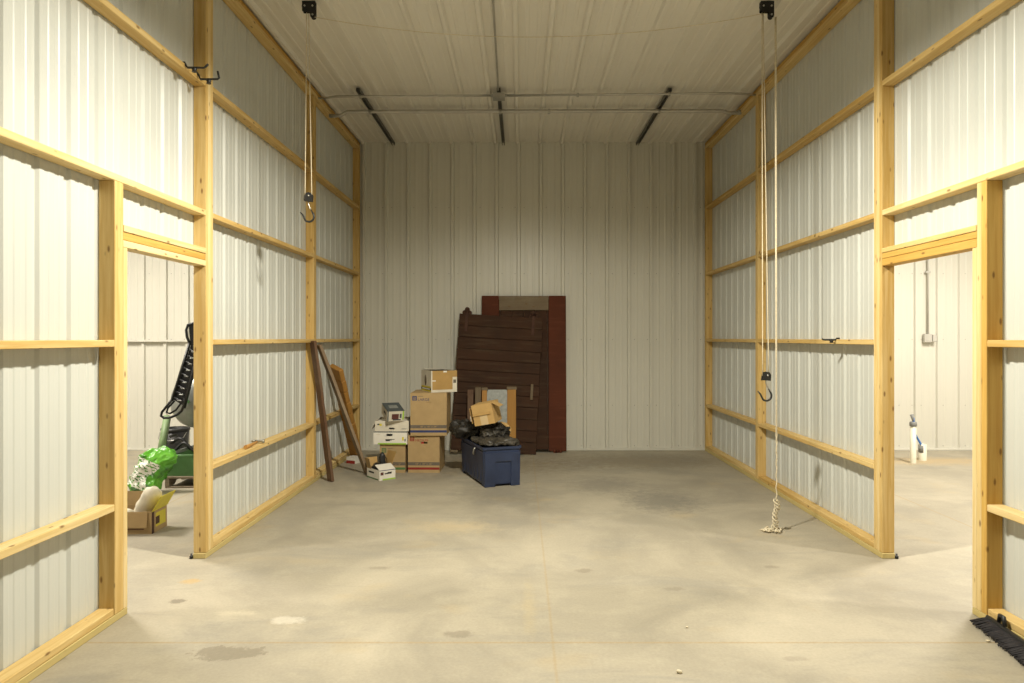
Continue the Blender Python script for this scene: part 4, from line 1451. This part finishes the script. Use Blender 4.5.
for nm, pA, pB, r, lab in (('upright', (0.0, 0.02, 0.07), (0.135, 0.03, 0.335), 0.070, 'white wrapped bundle standing up out of the brown carton'),
                           ('lying', (-0.16, -0.03, 0.135), (0.0, -0.05, 0.125), 0.052, 'white wrapped bundle lying in the brown carton')):
    bm = BM()
    a, b = bp_ + Vector(pA), bp_ + Vector(pB)
    n = 12
    pts = [a.lerp(b, i / n) for i in range(n + 1)]
    rs = [r * (0.55 + 0.45 * min(1, i / 2, (n - i) / 1.6)) for i in range(n + 1)]
    rs[0] = rs[-1] = r * 0.35
    tube(bm, pts, rs, 14)
    for v in bm.verts:
        v.co += Vector((noise.noise(v.co * 25), noise.noise(v.co * 25 + Vector((5, 0, 0))), noise.noise(v.co * 25 + Vector((0, 9, 0))))) * 0.010
    o = recenter(mesh_obj('wrapped_bundle', bm, 'sack'))
    tag(o, lab, 'bundle', 'white bundles in the carton')

# green seed bag slumped against the machine
gb = flo(143, 497)
t = thing('seed_bag', 'bright green plastic bag with white print slumped on the left room floor', 'bag', (gb.x - 0.03, gb.y + 0.15, 0.0))
bm = BM()
vs = lump(bm, (0.165, 0.10, 0.27), 6, 0.035, 6.0, 3.0, 6, crease=0.045)
# pinch the top into a gathered, flattened edge
for v in vs:
    k = max(0, (v.co.z - 0.12) / 0.20)
    v.co.y *= 1 - 0.75 * min(1, k)
    v.co.x += 0.05 * math.sin(k * 2) * (1 if v.co.x > 0 else 0.6)
RM = Matrix.Translation((0.03, 0.0, 0.22)) @ Matrix.Rotation(R(24), 4, 'Y') @ Matrix.Rotation(R(-16), 4, 'X')
for v in vs:
    v.co = RM @ v.co
    if v.co.z < 0.004:
        v.co.z = 0.004 + v.co.z * 0.02
# printed patch: faces in the middle of the front side take the white print
IR = RM.inverted()
bm.faces.ensure_lookup_table()
for f in bm.faces:
    c = IR @ f.calc_center_median()
    if c.y < -0.02 and -0.15 + 0.02 * math.sin(c.z * 40) < c.x < 0.055 + 0.03 * math.sin(c.z * 25) and -0.19 < c.z < 0.09:
        q = noise.noise(Vector((c.x * 30, c.z * 75, 3.0)))
        f.material_index = 1 if q > -0.12 else (2 if q > -0.3 else 0)
    elif c.y < 0 and c.z < -0.12 and noise.noise(Vector((c.x * 14, c.z * 14, 0))) > 0.05:
        f.material_index = 2
mesh_obj('bag_body', bm, ['greenbag', 'bagwhite', 'dgreen_print'], t)

# pallet
PY0 = 7.05
px0 = at(165, 480, PY0).x
t = thing('pallet', 'weathered wooden pallet under the green machine in the left room', 'pallet', (px0 + 0.5, PY0 + 0.4, 0))
for k in range(5):
    bm = BM(); y = -0.40 + k * 0.175
    box(bm, (-0.5, y, 0.098), (0.5, y + 0.11, 0.118), 0, 0.003); mesh_obj('deck_board', bm, 'palletw', t)
for y in (-0.40, 0.36):
    bm = BM(); box(bm, (-0.5, y, 0.0), (0.5, y + 0.09, 0.018), 0, 0.003); mesh_obj('bottom_board', bm, 'palletw', t)
for x in (-0.5, -0.02, 0.46):
    bm = BM()
    prism(bm, [(-0.40, 0.0185), (-0.28, 0.0185), (-0.24, 0.055), (-0.10, 0.055), (-0.06, 0.0185), (0.1, 0.0185), (0.14, 0.055), (0.26, 0.055), (0.30, 0.0185), (0.44, 0.0185), (0.44, 0.0975), (-0.40, 0.0975)],
          x, x + 0.04, lambda u, v, w: Vector((w, u, v)))
    mesh_obj('stringer', bm, 'palletw', t)
# green machine with drum
mx = at(167, 470, 7.07).x
t = thing('mixer_machine', 'green steel machine with grey drum on the pallet in the left room', 'machine', (mx + 0.45, PY0 + 0.40, 0.119))
bm = BM()
x0, x1, y0, y1, zz = -0.45, 0.45, -0.37, 0.33, 0.215
for lo, hi in (((x0, y0, 0), (x1, y0 + 0.012, zz)), ((x0, y1 - 0.012, 0), (x1, y1, zz)), ((x0, y0 + 0.012, 0), (x0 + 0.012, y1 - 0.012, zz)), ((x1 - 0.012, y0 + 0.012, 0), (x1, y1 - 0.012, zz)), ((x0 + 0.012, y0 + 0.012, 0), (x1 - 0.012, y1 - 0.012, 0.012))):
    box(bm, lo, hi)
box(bm, (x0 - 0.008, y0 - 0.014, zz - 0.012), (x1, y0 + 0.022, zz + 0.006), 0, 0.002)
mesh_obj('frame_box', bm, 'greenp', t)
bm = BM()
pz = Vector((mx + 0.45, PY0 + 0.40, 0.119))
A, B = at(160.5, 455, 7.12) - pz, at(167.5, 416, 7.30) - pz
tube(bm, [A, B], 0.040, 4)
mesh_obj('mast', bm, 'greenl', t)
bm = BM()
dc = at(201, 399, 7.40) - pz
lathe(bm, [(0, -0.30), (0.12, -0.29), (0.22, -0.22), (0.285, -0.08), (0.29, 0.02), (0.25, 0.16), (0.17, 0.30), (0.16, 0.30), (0.24, 0.15), (0.27, 0.02), (0, -0.2)], (0, 0, 0), 32,
      mat=Matrix.Translation(dc) @ Matrix.Rotation(R(28), 4, 'Y'))
mesh_obj('drum', bm, 'drum', t)
bm = BM()
for s in (0.5, 0.75):
    tube(bm, [(dc.x + s * 0.4, dc.y - 0.30, 0.10), (dc.x + s * 0.2, dc.y - 0.30, dc.z)], 0.022, 6)
tube(bm, [(dc.x, dc.y - 0.30, dc.z), (dc.x, dc.y + 0.30, dc.z)], 0.02, 6)
mesh_obj('drum_support', bm, 'greenp', t)
# hoses and bars piled in the frame
bm = BM()
random.seed(21)
Yh = 7.22
for k in range(3):
    pts = []
    for i in range(14):
        u = i / 13
        pts.append(at(170 + 27 * u, 452 - 5 * k - 7 * math.sin(u * 3.0 + k * 0.8) + 2 * math.sin(u * 9 + k), Yh + 0.06 * k))
    tube(bm, pts, 0.016, 7)
o = recenter(mesh_obj('hose', bm, 'rubber'))
tag(o, 'tangle of black hose piled in the green machine frame', 'hose')
o = lean_board('grey_bar', at(173, 453, 7.20), at(196, 446, 7.35), 0.035, 0.02, (0, 0, 1), 'galv')
tag(o, 'grey metal bar lying over the green machine frame', 'bar')
# black bucket behind
bb = Vector(((175.5 - VX) / F * 8.1, 8.1, 0))
t = thing('bucket', 'tall black plastic bucket on the floor behind the green machine', 'bucket', bb)
bm = BM(); lathe(bm, [(0, 0.004), (0.125, 0.004), (0.15, 0.48), (0.142, 0.48), (0.118, 0.02), (0, 0.02)], seg=28); mesh_obj('tub', bm, 'rubber', t)
bm = BM(); lathe(bm, [(0.150, 0.455), (0.158, 0.455), (0.160, 0.485), (0.146, 0.487)], seg=28); mesh_obj('rim', bm, 'rubber', t)
bm = BM(); tube(bm, [(-0.157, -0.05, 0.44), (-0.14, -0.12, 0.37), (0.0, -0.165, 0.355), (0.14, -0.12, 0.37), (0.157, -0.05, 0.44)], 0.004, 6); mesh_obj('bail', bm, 'steel', t)

# folded black ramp leaning upright on the machine
YR = 7.02
t = thing('loading_ramp', 'black folded loading ramp with rungs standing upright against the green machine', 'ramp', at(176, 418, YR))
O = at(176, 418, YR)
q = lambda px, py, dy=0.0: at(px, py, YR + dy) - O
bm = BM()
tube(bm, [q(189.8, 343), q(172.0, 401)], 0.016, 4)
mesh_obj('rail', bm, 'black', t)
bm = BM()
tube(bm, [q(199.5, 347, -0.03), q(184, 408, -0.03)], 0.018, 4)
mesh_obj('rail', bm, 'black', t)
bm = BM()
prism(bm, [(0, 0), (1, 0), (1, 1), (0, 1)], 0.012, 0.02, lambda u, v, w: (q(190.5, 345).lerp(q(173, 400), v)).lerp(q(199, 349).lerp(q(183.5, 406), v), u) + Vector((0, w, 0)))
mesh_obj('deck', bm, 'rubber', t)
for k in range(9):
    u = (k + 0.5) / 9
    a, b = q(189.8, 346).lerp(q(172.5, 400), u), q(199.0, 351, -0.03).lerp(q(183.8, 406, -0.03), u)
    bm = BM()
    tube(bm, [a, b], 0.010, 6)
    rg = mesh_obj('rung', bm, 'black', t)
    bm = BM()
    m = a.lerp(b, 0.6)
    box(bm, m - Vector((0.022, 0.022, 0.006)), m + Vector((0.020, -0.010, 0.006)), 0, 0.002)
    mesh_obj('tread_plate', bm, 'galv' if k % 2 else 'dsteel', rg)
bm = BM()
tube(bm, [q(172.5, 399), q(167, 406), q(162, 412), q(161, 416), q(164, 418), q(170, 417.5), q(177, 415), q(181.5, 411), q(184, 405), q(185, 396)], 0.013, 8)
tube(bm, [q(174.5, 401, 0.02), q(168, 408, 0.02), q(166.5, 412.5, 0.02), q(170, 413.5, 0.02), q(176, 410, 0.02), q(181, 403, 0.02)], 0.010, 8)
mesh_obj('end_loop', bm, 'black', t)
bm = BM()
tube(bm, [q(189.5, 343), q(187, 337), q(186.2, 330), q(188, 325), q(193, 323.5), q(199, 323.5)], 0.014, 8)
mesh_obj('end_loop', bm, 'black', t)
bm = BM()
prism(bm, [(0, 0), (1, 0), (1, 1), (0, 1)], 0.0, 0.02, lambda u, v, w: (q(188.5, 324).lerp(q(190.5, 345), v)).lerp(q(199, 324).lerp(q(198, 347), v), u) + Vector((0, w, 0)))
mesh_obj('end_plate', bm, 'black', t)

# ------------------------------------------------------------------ lamps
# high-bay lamps above and outside the frame: a broad beam that stops just below the horizontal
PROFILE = [(0, 1.0), (30, 1.0), (45, 0.93), (52, 0.84), (58, 0.78), (62, 0.69), (66, 0.56), (70, 0.43), (74, 0.35), (77, 0.27), (79, 0.20), (81, 0.12), (83, 0.05), (86, 0.0), (180, 0.0)]


def cd(a):
    for (a0, c0), (a1, c1) in zip(PROFILE, PROFILE[1:]):
        if a0 <= a <= a1:
            return c0 + (c1 - c0) * (a - a0) / (a1 - a0)
    return 0.0


angs = list(range(0, 181))
ies = D.texts.new('highbay_profile')
ies.write('IESNA:LM-63-2002\nTILT=NONE\n1 1000 1 %d 1 1 2 0 0 0\n1 1 100\n' % len(angs))
ies.write(' '.join('%d' % a for a in angs) + '\n0\n' + ' '.join('%.2f' % (1000 * cd(a)) for a in angs) + '\n')


def lamp(name, loc, energy, col, rad=0.09):
    li = D.lights.new(name, 'POINT')
    li.energy = energy
    li.color = col
    li.shadow_soft_size = rad
    li.use_nodes = True
    nt = li.node_tree
    em = nt.nodes['Emission']
    ti = nt.nodes.new('ShaderNodeTexIES')
    ti.mode = 'INTERNAL'
    ti.ies = ies
    ti.inputs['Strength'].default_value = 1.0
    nt.links.new(ti.outputs[0], em.inputs['Strength'])
    o = D.objects.new(name, li)
    C.objects.link(o)
    o.location = loc
    return o


WARM = (1.0, 0.955, 0.81)
COOL = (1.0, 0.94, 0.83)
lamp('hall_lamp', (0.1, 3.8, 3.75), 11.5, WARM)
lamp('left_room_lamp', (-5.0, 3.4, 3.75), 4.6, COOL, 0.3)
lamp('left_room_lamp', (-5.2, 6.5, 3.75), 10.5, COOL, 0.5)
lamp('right_room_lamp', (5.1, 3.3, 3.75), 5.8, COOL, 0.15)
lamp('right_room_lamp', (5.2, 6.5, 3.75), 11.5, COOL, 0.55)

w = D.worlds.new('world')
bpy.context.scene.world = w
w.use_nodes = True
w.node_tree.nodes['Background'].inputs[0].default_value = (1, 0.9, 0.75, 1)
w.node_tree.nodes['Background'].inputs[1].default_value = 0.006

# ------------------------------------------------------------------ camera
cam = D.cameras.new('camera')
cam.sensor_width = 36
cam.lens = F / 1024 * 36
cam.shift_x = (512 - VX) / 1024
cam.shift_y = (VY - 341.5) / 1024
cam.clip_start = 0.05
co = D.objects.new('camera', cam)
C.objects.link(co)
co.location = (0, 0, CAMZ)
co.rotation_euler = (R(90), 0, 0)
sc = bpy.context.scene
sc.camera = co
vs_ = sc.view_settings
vs_.view_transform = 'Standard'
vs_.look = 'None'
vs_.exposure = 0.0
vs_.gamma = 1.0
vs_.use_curve_mapping = False
